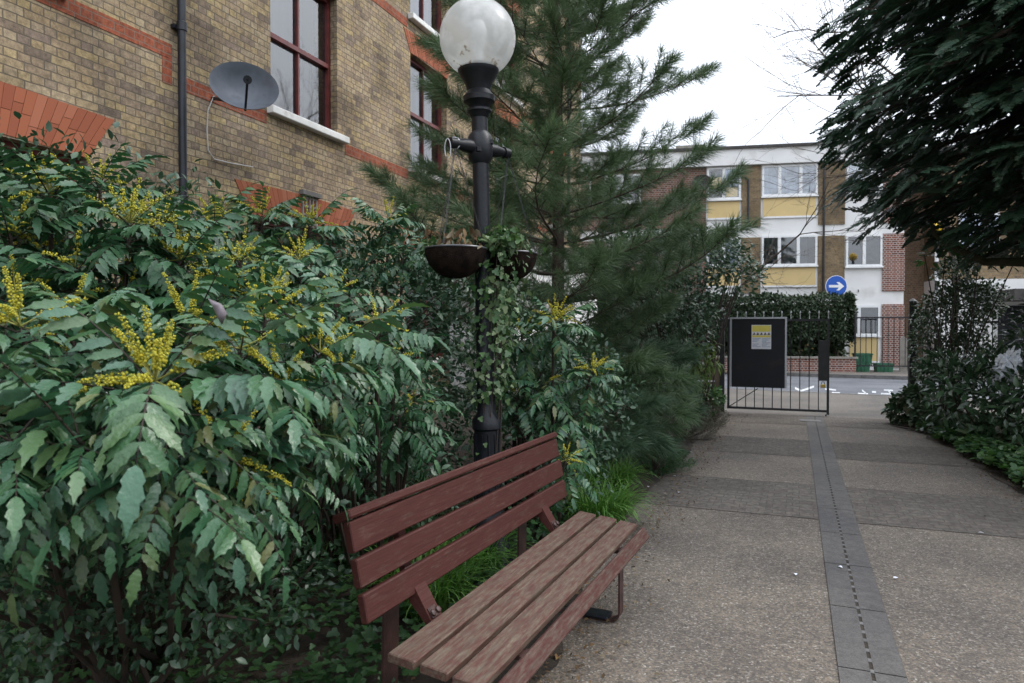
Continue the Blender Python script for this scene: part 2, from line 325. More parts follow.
def woodmat(name, base, worn, amount, seed=0, algae=None):
    m, n, l, b = mk(name); t = n.new('ShaderNodeTexCoord'); mp = n.new('ShaderNodeMapping'); mp.inputs['Scale'].default_value = (42, 7, 42); mp.inputs['Location'].default_value = (seed, seed, 0); l(t.outputs['Object'], mp.inputs[0])
    z = n.new('ShaderNodeTexNoise'); z.inputs['Scale'].default_value = 1.6; z.inputs['Detail'].default_value = 9; z.inputs['Roughness'].default_value = .7; l(mp.outputs[0], z.inputs['Vector'])
    r = ramp(n, [(amount-.13, (0,0,0)), (amount+.16, (1,1,1))]); l(z.outputs[0], r.inputs[0])
    gz = n.new('ShaderNodeTexNoise'); gz.inputs['Scale'].default_value = 5; gz.inputs['Detail'].default_value = 8
    mp2 = n.new('ShaderNodeMapping'); mp2.inputs['Scale'].default_value = (30, 1.2, 30); l(t.outputs['Object'], mp2.inputs[0]); l(mp2.outputs[0], gz.inputs['Vector'])
    br = ramp(n, [(.3, tuple(x*.82 for x in base)), (.7, tuple(x*1.15 for x in base))]); l(gz.outputs[0], br.inputs[0])
    wr = ramp(n, [(.3, tuple(x*.55 for x in worn)), (.65, worn), (.8, algae or worn)]); l(gz.outputs[0], wr.inputs[0])
    mx = n.new('ShaderNodeMix'); mx.data_type = 'RGBA'; l(r.outputs[0], mx.inputs[0]); l(br.outputs[0], mx.inputs[6]); l(wr.outputs[0], mx.inputs[7]); l(mx.outputs[2], b.inputs['Base Color'])
    b.inputs['Roughness'].default_value = .62; b.inputs['Specular IOR Level'].default_value = .22
    bp = n.new('ShaderNodeBump'); bp.inputs['Strength'].default_value = .4; bp.inputs['Distance'].default_value = .003; l(gz.outputs[0], bp.inputs['Height']); l(bp.outputs[0], b.inputs['Normal'])
    return m
M['backwood'] = woodmat('dark_red_painted_slat', (.062,.019,.015), (.12,.08,.06), .66)
M['seatwood'] = woodmat('worn_red_seat_slat', (.090,.040,.031), (.165,.138,.10), .53, 3, (.24,.22,.15))
M['edgewood'] = woodmat('scuffed_red_edge_slat', (.072,.026,.021), (.145,.115,.09), .56, 8)

def glassmat(name, refl=.3, tint=(.9,.95,1)):
    m, n, l, b = mk(name); n.remove(b); o = n['Material Output']; tr = n.new('ShaderNodeBsdfTransparent'); tr.inputs[0].default_value = (*tint, 1); g = n.new('ShaderNodeBsdfGlossy'); g.inputs['Roughness'].default_value = .03
    lw = n.new('ShaderNodeLayerWeight'); lw.inputs[0].default_value = refl; mx = n.new('ShaderNodeMixShader'); l(lw.outputs['Fresnel'], mx.inputs[0]); l(tr.outputs[0], mx.inputs[1]); l(g.outputs[0], mx.inputs[2]); l(mx.outputs[0], o.inputs[0]); return m
M['glass'] = glassmat('window_glass', .66)

def globemat():
    m, n, l, b = mk('frosted_globe'); o = n['Material Output']
    t = n.new('ShaderNodeTexCoord'); z = n.new('ShaderNodeTexNoise'); z.inputs['Scale'].default_value = 9; z.inputs['Detail'].default_value = 3; l(t.outputs['Object'], z.inputs['Vector'])
    s = n.new('ShaderNodeSeparateXYZ'); l(t.outputs['Object'], s.inputs[0])
    mr2 = n.new('ShaderNodeMapRange'); mr2.inputs[1].default_value = -.23; mr2.inputs[2].default_value = -.05; mr2.inputs[3].default_value = .12; mr2.inputs[4].default_value = -.05; l(s.outputs[2], mr2.inputs[0])
    ad = n.new('ShaderNodeMath'); l(z.outputs[0], ad.inputs[0]); l(mr2.outputs[0], ad.inputs[1])
    r = ramp(n, [(.40, (.70,.70,.68)), (.58, (.88,.88,.87)), (.64, (.84,.82,.78)), (.68, (.30,.20,.10)), (.74, (.05,.03,.02))]); l(ad.outputs[0], r.inputs[0])
    l(r.outputs[0], b.inputs['Base Color']); b.inputs['Roughness'].default_value = .22; b.inputs['Specular IOR Level'].default_value = .5
    tl = n.new('ShaderNodeBsdfTranslucent'); l(r.outputs[0], tl.inputs[0]); tp = n.new('ShaderNodeBsdfTransparent')
    m1 = n.new('ShaderNodeMixShader'); m1.inputs[0].default_value = .42; l(b.outputs[0], m1.inputs[1]); l(tl.outputs[0], m1.inputs[2])
    m2 = n.new('ShaderNodeMixShader'); m2.inputs[0].default_value = .42; l(m1.outputs[0], m2.inputs[1]); l(tp.outputs[0], m2.inputs[2]); l(m2.outputs[0], o.inputs[0]); return m
M['globe'] = globemat()

# ------------------------------------------------------------------ ground, path, road
def sheet(name, poly, z, m, kind='structure', parent=None, sub=0):
    mb = MB(); mb.add([(x, y, z) for x, y in poly], [tuple(range(len(poly)))]); o = mb.build(name, m, parent)
    if o.data.polygons[0].normal.z < 0: o.data.flip_normals()
    if kind and not parent: o['kind'] = kind
    return o
sheet('ground', [(-300,-300),(300,-300),(300,500),(-300,500)], -.14, M['lawn'])
GATEY = 14.0
def ragged(x, y0, y1, amp, n=70, seed=0):
    r = random.Random(seed); return [(x(y) + r.uniform(-amp, amp), y) for y in np.linspace(y0, y1, n)]
bedL = lambda y: -1.02 - .05*min(y, 4) + .03*math.sin(y*1.7) + .20*math.exp(-((y-2.9)/.9)**2)
bedR = lambda y: 1.95 - .055*max(0, min(y, 13)-8) + .05*math.sin(y*1.3)
sheet('bed_soil', ragged(bedL, -3, 13.2, .025, 110, 1) + [(-6,13.2),(-6,-3)], .008, M['soil'])
sheet('bed_soil', ragged(bedR, -3, 13.2, .03, 110, 2) + [(9,13.2),(9,-3)], .008, M['soil'])
sheet('path', [(-1.6,-3),(2.9,-3),(2.9,13.2),(-1.6,13.2)], 0, M['agg'])
M['paver'] = brick('grey_block_paver', [(.112,.098,.086), (.142,.126,.110), (.127,.112,.098)], (.085,.074,.062), bw=.21, bh=.105, ms=.005, dirt=.2, bump=.2)
# the paver texture runs in plan: rebuild its coordinates
_n = M['paver'].node_tree; _s = [x for x in _n.nodes if x.type == 'SEPXYZ'][0]; _c = [x for x in _n.nodes if x.type == 'COMBXYZ'][0]
_n.links.new(_s.outputs[0], _c.inputs[0]); _n.links.new(_s.outputs[1], _c.inputs[1])
for a, b in ((6.02,7.35),(8.95,10.3),(11.9,13.2)):
    sheet('paver_band', [(-1.6,a),(.185,a),(.185,b),(-1.6,b)], .004, M['paver'])
    sheet('paver_band', [(.455,a),(2.9,a),(2.9,b),(.455,b)], .004, M['paver'])
def slab_strip():
    mb = MB(); y = -2.6; i = 0
    while y < 13.1:
        for x0, x1 in ((.186,.314),(.330,.454)):
            mb.add([(x0,y+.004,.008),(x1,y+.004,.008),(x1,y+.746,.008),(x0,y+.746,.008)], [(0,1,2,3)])
        y += .75
    o = mb.build('channel_slabs', M['slab']); o['kind'] = 'structure'
    sheet('slab_joint', [(.184,-2.7),(.456,-2.7),(.456,13.15),(.184,13.15)], .004, M['soil'])
    mb = MB(); y = -2.6
    while y < 13.1:
        L_ = .075 + random.uniform(-.012, .012); mb.box((.3145,y,.0045),(.3295,y+.034,.0085)); y += L_ + .03
    t = mb.build('drain_slots', M['kerb']); t['kind'] = 'structure'
slab_strip()

# street frame: origin on the far kerb, local x to the right along the street
ST = Matrix.Translation((1.1, 25.2, 0)) @ Matrix.Rotation(R_(-9), 4, 'Z')
def sp(x, y): v = ST @ Vector((x, y, 0)); return (v.x, v.y)
def ssheet(name, x0, x1, y0, y1, z, m): return sheet(name, [sp(x0,y0), sp(x1,y0), sp(x1,y1), sp(x0,y1)], z, m)
RW = 6.9
sheet('pavement', [(-28,13.2),(28,13.2), sp(28,-RW), sp(-28,-RW)], 0.004, M['pave'])
ssheet('road', -60, 60, -RW, 0, -.06, M['asphalt'])
def kerb(y0, y1, z0, z1):
    mb = MB()
    for i in range(-40, 40):
        x0 = i*.9; p = [sp(x0+.004,y0), sp(x0+.896,y0), sp(x0+.896,y1), sp(x0+.004,y1)]
        mb.add([(a,b,z0) for a,b in p]+[(a,b,z1) for a,b in p], [(4,5,6,7),(0,1,5,4),(1,2,6,5),(2,3,7,6),(3,0,4,7)])
    o = mb.build('kerb', M['kerb']); o['kind'] = 'structure'
kerb(-.001, .13, -.08, .055); kerb(-RW-.13, -RW-.002, -.08, .010)
ssheet('pavement', -60, 60, .131, 3.1, .05, M['pave'])
sheet('forecourt', [sp(-60,3.1), sp(60,3.1), (60,45), (-60,45)], .02, M['pave'])
# painted letters and a tick on the road
def paint():
    t = empty('road_marking', sp(0,0)+(0,), label='white painted letters and tick mark worn on the grey road', cat='road marking')
    def mark(polys):
        mb = MB()
        for p in polys: mb.add([(x,y,-.055) for x,y in p], [tuple(range(len(p)))])
        o = mb.build('letter', M['roadpaint'], t)
        o.data.update(); 
    G = lambda px, py: (lambda p: (p[0]-t.location.x, p[1]-t.location.y))(gpt(px, py, -.056))
    def bar(a, b, wy): return [G(a[0],a[1]-wy), G(b[0],b[1]-wy), G(b[0],b[1]+wy), G(a[0],a[1]+wy)]
    mark([bar((795,388),(801,391),1.1), bar((801,391),(814,386.5),1.0)])
    mark([bar((825,389),(836,390),.7), bar((832,392.6),(840,393),.7), bar((823,393.2),(836,393.6),.5)])
    mark([bar((858,393.4),(868,393.8),.6), bar((862,390.2),(866,393.4),.8)])
    mark([bar((872,391.8),(876,392.2),.8)])
    mark([bar((884,390),(893,390.4),.6), bar((881,393.6),(892,394),.7), bar((888,390.4),(891,393.6),.8)])
    ln = [bar((735,392.6),(790,394.2),.6)]
    mark(ln)
def gpt(px, py, z):
    p0 = np.array([0,0,CAMH]); d = at(px, py, 1) - p0; k = (z-CAMH)/d[2]; return p0 + d*k
paint()

# ------------------------------------------------------------------ old stock-brick building on the left (wall face at x = WX)
WX = -6.0
bb = empty('brick_building', (WX, 8, 0), label='old yellow stock brick building with red brick bands and arches on the left', cat='building')
def wallpt(y, z, d=0): return (d, y - 8, z)          # local coordinates, d = towards the path
WIN = [(2.95,4.15),(6.92,8.27),(10.3,11.62),(13.9,15.2),(17.4,18.6)]
GW = [(2.5,4.5),(6.55,8.45),(10.1,12.0),(13.7,15.4),(17.3,18.7)]
openings = [(a,b,1.0,3.08 if a < 3 else 2.87) for a,b in GW] + [(a,b,4.25 if a > 3 else 4.52,6.15) for a,b in WIN] + [(a,b,6.78,8.75) for a,b in WIN]
Y0, Y1, ZT = -8.0, 20.35, 10.3
def wall_mesh():
    ys = sorted({Y0, Y1, *[o[0] for o in openings], *[o[1] for o in openings]}); zs = sorted({0, ZT, *[o[2] for o in openings], *[o[3] for o in openings]})
    mb = MB()
    for i in range(len(ys)-1):
        for j in range(len(zs)-1):
            cy = (ys[i]+ys[i+1])/2; cz = (zs[j]+zs[j+1])/2
            if any(a < cy < b and c < cz < d for a,b,c,d in openings): continue
            mb.add([wallpt(ys[i],zs[j]), wallpt(ys[i+1],zs[j]), wallpt(ys[i+1],zs[j+1]), wallpt(ys[i],zs[j+1])], [(0,1,2,3)])
    for a,b,c,d in openings:
        q = -.24
        mb.add([wallpt(a,c),wallpt(a,c,q),wallpt(a,d,q),wallpt(a,d)], [(0,1,2,3)]); mb.add([wallpt(b,c),wallpt(b,c,q),wallpt(b,d,q),wallpt(b,d)], [(3,2,1,0)])
        mb.add([wallpt(a,d),wallpt(b,d),wallpt(b,d,q),wallpt(a,d,q)], [(3,2,1,0)]); mb.add([wallpt(a,c),wallpt(b,c),wallpt(b,c,q),wallpt(a,c,q)], [(0,1,2,3)])
    # end walls and back
    for y in (Y0, Y1): mb.add([wallpt(y,0),wallpt(y,0,-9),wallpt(y,ZT,-9),wallpt(y,ZT)], [(0,1,2,3)])
    mb.add([wallpt(Y0,0,-9),wallpt(Y1,0,-9),wallpt(Y1,ZT,-9),wallpt(Y0,ZT,-9)], [(0,1,2,3)])
    mb.add([wallpt(Y0,ZT),wallpt(Y1,ZT),wallpt(Y1,ZT,-9),wallpt(Y0,ZT,-9)], [(0,1,2,3)])
    me = bpy.data.meshes.new('wall'); me.from_pydata([tuple(p) for p in mb.v], [], mb.f); return link('wall', me, M['stock'], bb)
wall_mesh()
def band(y0, y1, z0, z1): MB().box(wallpt(y0,z0,-.02), wallpt(y1,z1,.006)).build('brick_band', M['redband'], bb)
band(-2, 5.44, 4.30, 4.45); band(5.32, 5.44, 4.03, 4.295); band(5.57, 6.84, 4.02, 4.17); band(8.45, 10.2, 4.02, 4.17); band(11.75, 13.8, 4.02, 4.17); band(15.3, 17.3, 4.02, 4.17)
band(8.3, 10.2, 6.52, 6.67); band(11.75, 13.8, 6.52, 6.67); band(15.3, 17.3, 6.52, 6.67); band(5.7,8.3,6.52,6.67)
band(18.9, 20.34, 8.6, 9.6)
def arch(y0, y1, z0, h, parent=bb):
    """flat gauged arch: wedge of rubbed red bricks fanning from the centre"""
    mb = MB(); n = max(6, int((y1-y0+.4)/.085)); e = .26*h/.4; c = (y0+y1)/2
    for i in range(n):
        t0, t1 = i/n, (i+1)/n; g = .0016
        b0, b1 = y0+(y1-y0)*t0, y0+(y1-y0)*t1; u0, u1 = y0-e+(y1-y0+2*e)*t0, y0-e+(y1-y0+2*e)*t1
        k = random.uniform(.006, .010); cam_ = .03*math.sin(math.pi*(t0+t1)/2)
        mid = random.choice((.3,.5,.7))
        for q0, q1 in ((0, mid-.006), (mid+.006, 1)):
            Q = lambda t, q: (b0+(u0-b0)*q+g if t == 0 else b1+(u1-b1)*q-g, z0+h*q+cam_*1.0)
            (a1,a2),(c1,c2),(d1,d2),(e1,e2) = Q(0,q0),Q(1,q0),Q(1,q1),Q(0,q1)
            P = [wallpt(a1,a2,-.03),wallpt(c1,c2,-.03),wallpt(d1,d2,-.03),wallpt(e1,e2,-.03),wallpt(a1,a2,k),wallpt(c1,c2,k),wallpt(d1,d2,k),wallpt(e1,e2,k)]
            mb.add(P, [(0,1,2,3)[::-1],(4,5,6,7),(0,1,5,4),(1,2,6,5),(2,3,7,6),(3,0,4,7)])
    mb.build('arch', M['rubbed'], parent)
M['rubbed'] = leafmat('rubbed_red_brick', [(.26,.080,.045), (.35,.115,.06), (.30,.095,.05), (.38,.14,.08)], .85, .2, 0)
for a, b in GW: arch(a, b, 3.07 if a < 3 else 2.86, .42 if a < 3 else .38)
for a, b in WIN: arch(a, b, 6.14, .34)
for a, b in WIN: arch(a, b, 8.74, .34)
def sash(y0, y1, z0, z1, dark=.32, sill=True):
    f = MB(); d0, d1 = -.18, -.11; t = .06; mz = (z0+z1)/2; my = (y0+y1)/2
    f.box(wallpt(y0,z0,d0), wallpt(y0+t,z1,d1)); f.box(wallpt(y1-t,z0,d0), wallpt(y1,z1,d1)); f.box(wallpt(y0+t,z1-t,d0), wallpt(y1-t,z1,d1)); f.box(wallpt(y0+t,z0,d0), wallpt(y1-t,z0+t*1.3,d1))
    f.box(wallpt(y0+t,mz-.03,d0), wallpt(y1-t,mz+.03,d1+.01)); 
    for za, zb in ((z0+t*1.3, mz-.03), (mz+.03, z1-t)): f.box(wallpt(my-.016,za,d0+.012), wallpt(my+.016,zb,d1-.008))
    fr = f.build('window', M['maroon'], bb)
    g = MB().add([wallpt(y0+t,z0+t,d0+.02),wallpt(y1-t,z0+t,d0+.02),wallpt(y1-t,z1-t,d0+.02),wallpt(y0+t,z1-t,d0+.02)], [(0,1,2,3)]); g.build('pane', M['glass'], fr)
    c = MB(); n = 40; ye = y1 - dark*(y1-y0)
    pts = [(y0 + (ye-y0)*i/n, -.30 + .004*math.sin(i*.9)) for i in range(n+1)]
    for i in range(n): c.add([wallpt(pts[i][0],z0,pts[i][1]),wallpt(pts[i+1][0],z0,pts[i+1][1]),wallpt(pts[i+1][0],z1,pts[i+1][1]),wallpt(pts[i][0],z1,pts[i][1])], [(0,1,2,3)], True)
    c.build('curtain', M['curtain'], fr)  # pale sheet behind the pane, coloured to imitate reflected sky
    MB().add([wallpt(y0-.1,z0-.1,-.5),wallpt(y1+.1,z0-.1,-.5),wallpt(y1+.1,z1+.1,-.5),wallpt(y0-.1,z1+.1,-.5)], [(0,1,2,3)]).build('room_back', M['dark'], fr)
    if sill:
        s = MB(); s.bbox(wallpt(y0-.07,z0-.10,-.12), wallpt(y1+.16,z0-.005,.10), .01); s.build('sill', M['sill'], fr)
for i, (a, b) in enumerate(WIN):
    sash(a, b, 4.25 if i else 4.52, 6.15, .28 if i == 1 else .1); sash(a, b, 6.78, 8.75, .1)
for a, b in GW: sash(a, b, 1.0, 3.08 if a < 3 else 2.87, .9)
# cornice at the top and the far corner
MB().box(wallpt(Y0,ZT,-.3), wallpt(Y1+.12,ZT+.12,.14)).box(wallpt(Y0,ZT+.12,-.3), wallpt(Y1+.22,ZT+.3,.26)).box(wallpt(Y0,ZT+.3,-.3), wallpt(Y1+.30,ZT+.42,.34)).build('cornice', M['stone'], bb)
# drainpipe
dp = MB(); dp.tube([wallpt(5.50,0,.08), wallpt(5.50,10.2,.08)], .042, 12)
for z in (1.0,2.8,4.6,6.4,8.2): dp.lathe([(.042,0),(.053,.005),(.053,.09),(.042,.10)], 12, wallpt(5.50,z,.08)); dp.box(wallpt(5.43,z+.02,0), wallpt(5.57,z+.06,.05))
dp.build('drainpipe', M['pipe'], bb)
dp = MB(); dp.tube([wallpt(18.9,4,.08), wallpt(18.9,10.2,.08)], .05, 8); dp.build('drainpipe', M['pipe'], bb)
# small louvred vent in the ground-floor arch, ghost of a patch of render
v = MB(); v.box(wallpt(7.44,3.27,0), wallpt(7.83,3.33,.07))
v2 = MB()
for i in range(5): v2.box(wallpt(7.48+i*.07,2.86,.0), wallpt(7.50+i*.07,3.27,.03))
for i in range(4): v2.box(wallpt(7.48,2.90+i*.11,.004), wallpt(7.79,2.925+i*.11,.022))
vo = v.build('vent', M['stone'], bb); v2.build('grille', M['concrete'], vo)
# white rendered lean-to at the foot of the far end
le = empty('lean_to', (-5.99, 12.9, 0), label='low white rendered lean-to against the old brick building', cat='outbuilding')
MB().box((0,-1.2,0),(1.3,4.5,3.15)).build('wall', M['render'], le)
MB().box((-.0,-1.3,3.15),(1.4,4.6,3.27)).build('roof', M['roofing'], le)
# satellite dish on the old building
def dish(name, loc, r, aim, label, m, wallc, depth=.18, cable=None):
    t = empty(name, loc, label=label, cat='satellite dish')
    a = Vector(aim).normalized(); Q = a.to_track_quat('Z', 'Y').to_matrix()
    Q2 = Q @ Matrix.Diagonal((1, .86, 1))
    prof = [(.001,0)] + [(r*i/10, depth*(i/10)**2) for i in range(1, 11)] + [(r*1.015, depth+.004), (r, depth-.012)] + [(r*i/10, depth*(i/10)**2-.012) for i in range(9,-1,-1)]
    prof[-1] = (.001, -.012)
    MB().lathe(prof, 40, (0,0,0), Q2).build('reflector', m, t)
    ar = MB(); foot = Q @ Vector((0, -r*.80, depth*.7)); tip = Q @ Vector((0, -r*.35, depth+r*.75)); ar.tube([foot, tip], .012, 6)
    ar.build('feed_arm', M['black'], t)
    MB().tube([tip+Vector((0,0,-.01)), tip + Q@Vector((0,.05,-.09))], [.042,.030], 10).build('receiver', M['black'], t)
    br = MB(); wp = Vector(wallc); br.tube([Q@Vector((0,0,-.012)), Q@Vector((0,0,-.10)), wp+Vector((wallc[3] if len(wallc)>3 else .02,0,0))*0 + wp], .02, 8)
    br.build('bracket', M['black'], t)
    if cable: MB().tube(cable, .007, 6).build('cable', M['cable'], t)
    return t
dc = at(243, 97, 7.15)
def WL(px, py, off=.02):
    d = at(px, py, 1) - np.array([0,0,CAMH]); k = (WX+off)/d[0]; p = np.array([0,0,CAMH]) + d*k; return Vector(p) - Vector(dc)
dw = WL(212, 95); 
dish('satellite_dish', tuple(dc), .325, (.70,-.62,.36), 'grey oval satellite dish on the stock brick wall beside the black drainpipe', M['dish'], tuple(dw)[:3],
     cable=[WL(214,96,.05), WL(208,110), WL(207,130), WL(208,150), WL(214,159), WL(230,163), WL(253,167)])

# ------------------------------------------------------------------ flats across the street
FB = Vector(gpt(830, 370, 0)); FAZ = math.atan2(.2, .98)
fl = empty('apartment_block', tuple(FB), FAZ, label='white three storey block of flats with yellow panels under its windows across the street', cat='building')
def fbx(name, s0, s1, z0, z1, m, out=.03, inn=-.05, parent=fl): return MB().box((s0,-out,z0),(s1,-inn if inn < 0 else inn,z1)).build(name, M[m] if isinstance(m, str) else m, parent)
fbx('wall', -34, 2.52, 0, 8.0, 'render', 0, -9)
fbx('roof_fascia', -34.2, 2.7, 7.76, 8.36, 'render', .22, -.1); fbx('roof', -34.3, 2.8, 8.36, 8.46, 'roofing', .3, -9)
fbx('roof_box', -3.7, 2.2, 8.46, 9.02, 'render', -2.6, -7); fbx('roof_edge', -3.8, 2.3, 9.02, 9.09, 'roofing', -2.5, -7.2)
fbx('chimney', -5.6, -4.45, 8.46, 8.95, 'concrete', -1.2, -2.2); fbx('roof_vent', -4.4, -4.1, 8.46, 8.8, 'stone', -1.2, -1.5)
MB().tube([(-4.9,1.6,8.9),(-4.9,1.6,10.2)], .015, 5).tube([(-5.3,1.6,9.9),(-4.5,1.6,9.9)], .012, 5).tube([(-5.1,1.6,10.1),(-4.7,1.6,10.1)], .012, 5).build('aerial', M['stone'], fl)
fbx('brick_panel', -34, -4.53, 5.44, 7.75, 'darkbrick', .05); fbx('brick_panel', -34, -4.53, 2.9, 5.02, 'darkbrick', .05); fbx('brick_panel', -34, -4.53, .1, 2.45, 'darkbrick', .05)
for z0, z1 in ((5.44,7.75),(2.9,5.02),(.1,2.45)):
    fbx('brick_pier', -3.22, -2.52, z0, z1, 'buff', .05); fbx('brick_pier', -.46, .47, z0, z1, 'buff', .05)
for z0, z1 in ((5.44,7.75),(2.94,5.05),(.12,2.45)): fbx('brick_pier', 1.78, 2.53, z0, z1, 'redbrick', .06, -3)
def flatwin(s0, s1, z0, z1, cuts, panel=None, curt='netcurtain', gap=()):
    f = MB(); t = .07; o0, o1 = .02, .09
    f.box((s0,-o1,z0),(s0+t,-o0,z1)).box((s1-t,-o1,z0),(s1,-o0,z1)).box((s0+t,-o1,z1-t),(s1-t,-o0,z1)).box((s0+t,-o1,z0),(s1-t,-o0,z0+t))
    for c in cuts: x = s0+(s1-s0)*c; f.box((x-.055,-o1-.01,z0+t),(x+.055,-o0,z1-t))
    fr = f.build('window', M['white'], fl)
    MB().add([(s0+t,-.055,z0+t),(s1-t,-.055,z0+t),(s1-t,-.055,z1-t),(s0+t,-.055,z1-t)], [(0,1,2,3)]).build('pane', M['glass'], fr)
    c = MB(); n = 60
    edges = [s0+t] + [s0+(s1-s0)*q for q in cuts] + [s1-t]
    for i in range(n):
        a = s0+t+(s1-s0-2*t)*i/n; b = a+(s1-s0-2*t)/n; fr_ = (a-s0)/(s1-s0)
        if any(g0 < fr_ < g1 for g0, g1 in gap): continue
        ya, yb = -.030+.010*math.sin(i*1.4), -.030+.010*math.sin((i+1)*1.4); c.add([(a,ya,z0+t),(b,yb,z0+t),(b,yb,z1-t),(a,ya,z1-t)], [(0,1,2,3)], True)
    if c.f: c.build('curtain', M[curt], fr)
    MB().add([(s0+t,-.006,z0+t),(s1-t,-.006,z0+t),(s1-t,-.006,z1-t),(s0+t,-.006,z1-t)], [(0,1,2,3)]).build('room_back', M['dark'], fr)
    MB().box((s0-.03,-.13,z0-.06),(s1+.03,-.02,z0-.004)).build('sill', M['white'], fr)
    if panel:
        p = MB().box((s0+.05,-.045,panel[0]),(s1-.05,-.005,panel[1])).build('panel', M['yellow'], fl)
        MB().box((s0,-.06,panel[0]-.07),(s1,-.004,panel[0]-.003)).build('panel_rail', M['white'], p)
    return fr
a = flatwin(-4.50,-3.25,6.50,7.72,[.5],(5.80,6.42),gap=((0,1),))
MB().box((-4.40,-.03,6.95),(-3.95,-.012,7.35)).build('blind', M['warm'], a); MB().box((-3.80,-.035,6.6),(-3.36,-.012,6.95)).build('blind', M['warm'], a); MB().box((-3.80,-.034,7.0),(-3.36,-.010,7.62)).build('blind', M['curtain'], a)
flatwin(-2.48,-.50,6.56,7.72,[.32,.70],(5.80,6.48)); flatwin(.51,1.76,6.56,7.72,[.5],None)
flatwin(-4.50,-3.25,3.95,5.02,[.5],(3.2,3.88),gap=((.1,.5),)); flatwin(-2.48,-.50,3.93,5.06,[.32,.66],(3.19,3.86),gap=((.82,1),)); flatwin(.51,1.76,3.86,5.03,[.5],None)
flatwin(-4.50,-3.25,1.3,2.45,[.5],(.5,1.2)); flatwin(-2.48,-.50,1.3,2.45,[.32,.66],(.5,1.2)); flatwin(.62,1.70,1.30,2.40,[.33],(.35,1.22),gap=((.0,.3),))
for x in (-9,-14): flatwin(x,x+2,6.5,7.6,[.33,.66]); 
MB().tube([(-.28,-.10,0),(-.28,-.10,7.7)], .04, 8).build('drainpipe', M['pipe'], fl)
MB().tube([(-2.98,-.10,5.5),(-2.98,-.10,7.2),(-3.1,-.10,7.3)], .035, 6).tube([(.95,-.06,3.0),(.95,-.06,2.9)], .02, 5).build('pipe', M['pipe'], fl)
fdir = Vector((math.cos(FAZ), math.sin(FAZ), 0)); fout = Vector((math.sin(FAZ), -math.cos(FAZ), 0))
dpt = FB + fdir*(-4.72) + fout*.55 + Vector((0,0,7.0))
dish('satellite_dish', tuple(dpt), .36, (.05,-1,.25), 'dark round satellite dish on the flats beside the top left window', M['roofing'], tuple(-fout*.50))
# set-back wings on the right of the flats
wg = empty('neighbour_block', tuple(FB + fdir*2.6), FAZ, label='brown brick building with white ground floor and dark porch behind the right shrubs', cat='building')
def wbx(name, s0, s1, y0, y1, z0, z1, m, parent=wg): return MB().box((s0,y0,z0),(s1,y1,z1)).build(name, M[m], parent)
wbx('wall', .0, 1.4, 2.2, 9, 0, 8.2, 'brownbrick'); wbx('wall', 1.41, 16, 1.2, 9, 3.42, 8.0, 'buff'); wbx('wall', 1.41, 16, 1.0, 9, 0, 3.4, 'render')
wbx('roof', -.1, 16.2, .8, 9, 8.2, 8.4, 'roofing')
wbx('porch', 3.3, 6.2, -.6, .98, 2.55, 2.95, 'roofing'); wbx('porch_column', 4.5, 4.75, -.5, -.2, 0, 2.54, 'render'); wbx('wall_lamp', 2.75, 3.2, .85, .99, 3.0, 3.2, 'stone')
wbx('doorway', 3.5, 4.4, .93, .99, 0, 2.4, 'dark')
for s in (2.2, 4.6, 7.0):
    o = wbx('window', s, s+1.4, 1.13, 1.19, 4.6, 5.9, 'white'); wbx('pane', s+.1, s+1.3, 1.10, 1.125, 4.7, 5.8, 'curtain', o)
# hedge on its low brick wall, railing, crates, sign
def fpt(s, out, z): return FB + fdir*s + fout*out + Vector((0,0,z))
gw = empty('garden_wall', tuple(fpt(0,0,0)), FAZ, label='low red brown brick garden wall under the clipped hedge', cat='wall')
MB().box((-9,-2.35,0),(.25,-2.12,.52)).build('brickwork', M['redbrick'], gw)
MB().box((-9,-2.40,.52),(.30,-2.07,.58)).build('coping', M['concrete'], gw)
# ------------------------------------------------------------------ leaf templates
def T_oval(l=1, wd=.5, fold=.12, droop=.12):
    v = [(0,0,0), (-wd/2,.33*l,fold*wd), (-wd*.42,.68*l,fold*wd-droop*.35), (0,l,-droop), (wd*.42,.68*l,fold*wd-droop*.35), (wd/2,.33*l,fold*wd), (0,.34*l,0), (0,.68*l,-droop*.4)]
    return np.array(v, float), np.array([(0,6,1),(0,5,6),(1,6,2),(6,7,2),(6,5,7),(5,4,7),(2,7,3),(7,4,3)])
def T_ivy():
    o = [(0,0),(-.38,-.06),(-.50,.28),(-.26,.42),(-.30,.72),(0,1.0),(.30,.72),(.26,.42),(.50,.28),(.38,-.06)]
    v = [(0,.36,-.03)] + [(x,y,.05*abs(x)*2+(-.10 if y > .9 else 0)) for x,y in o]
    return np.array(v, float), np.array([(0,i+1,(i+1)%10+1) for i in range(10)])[:, ::-1]
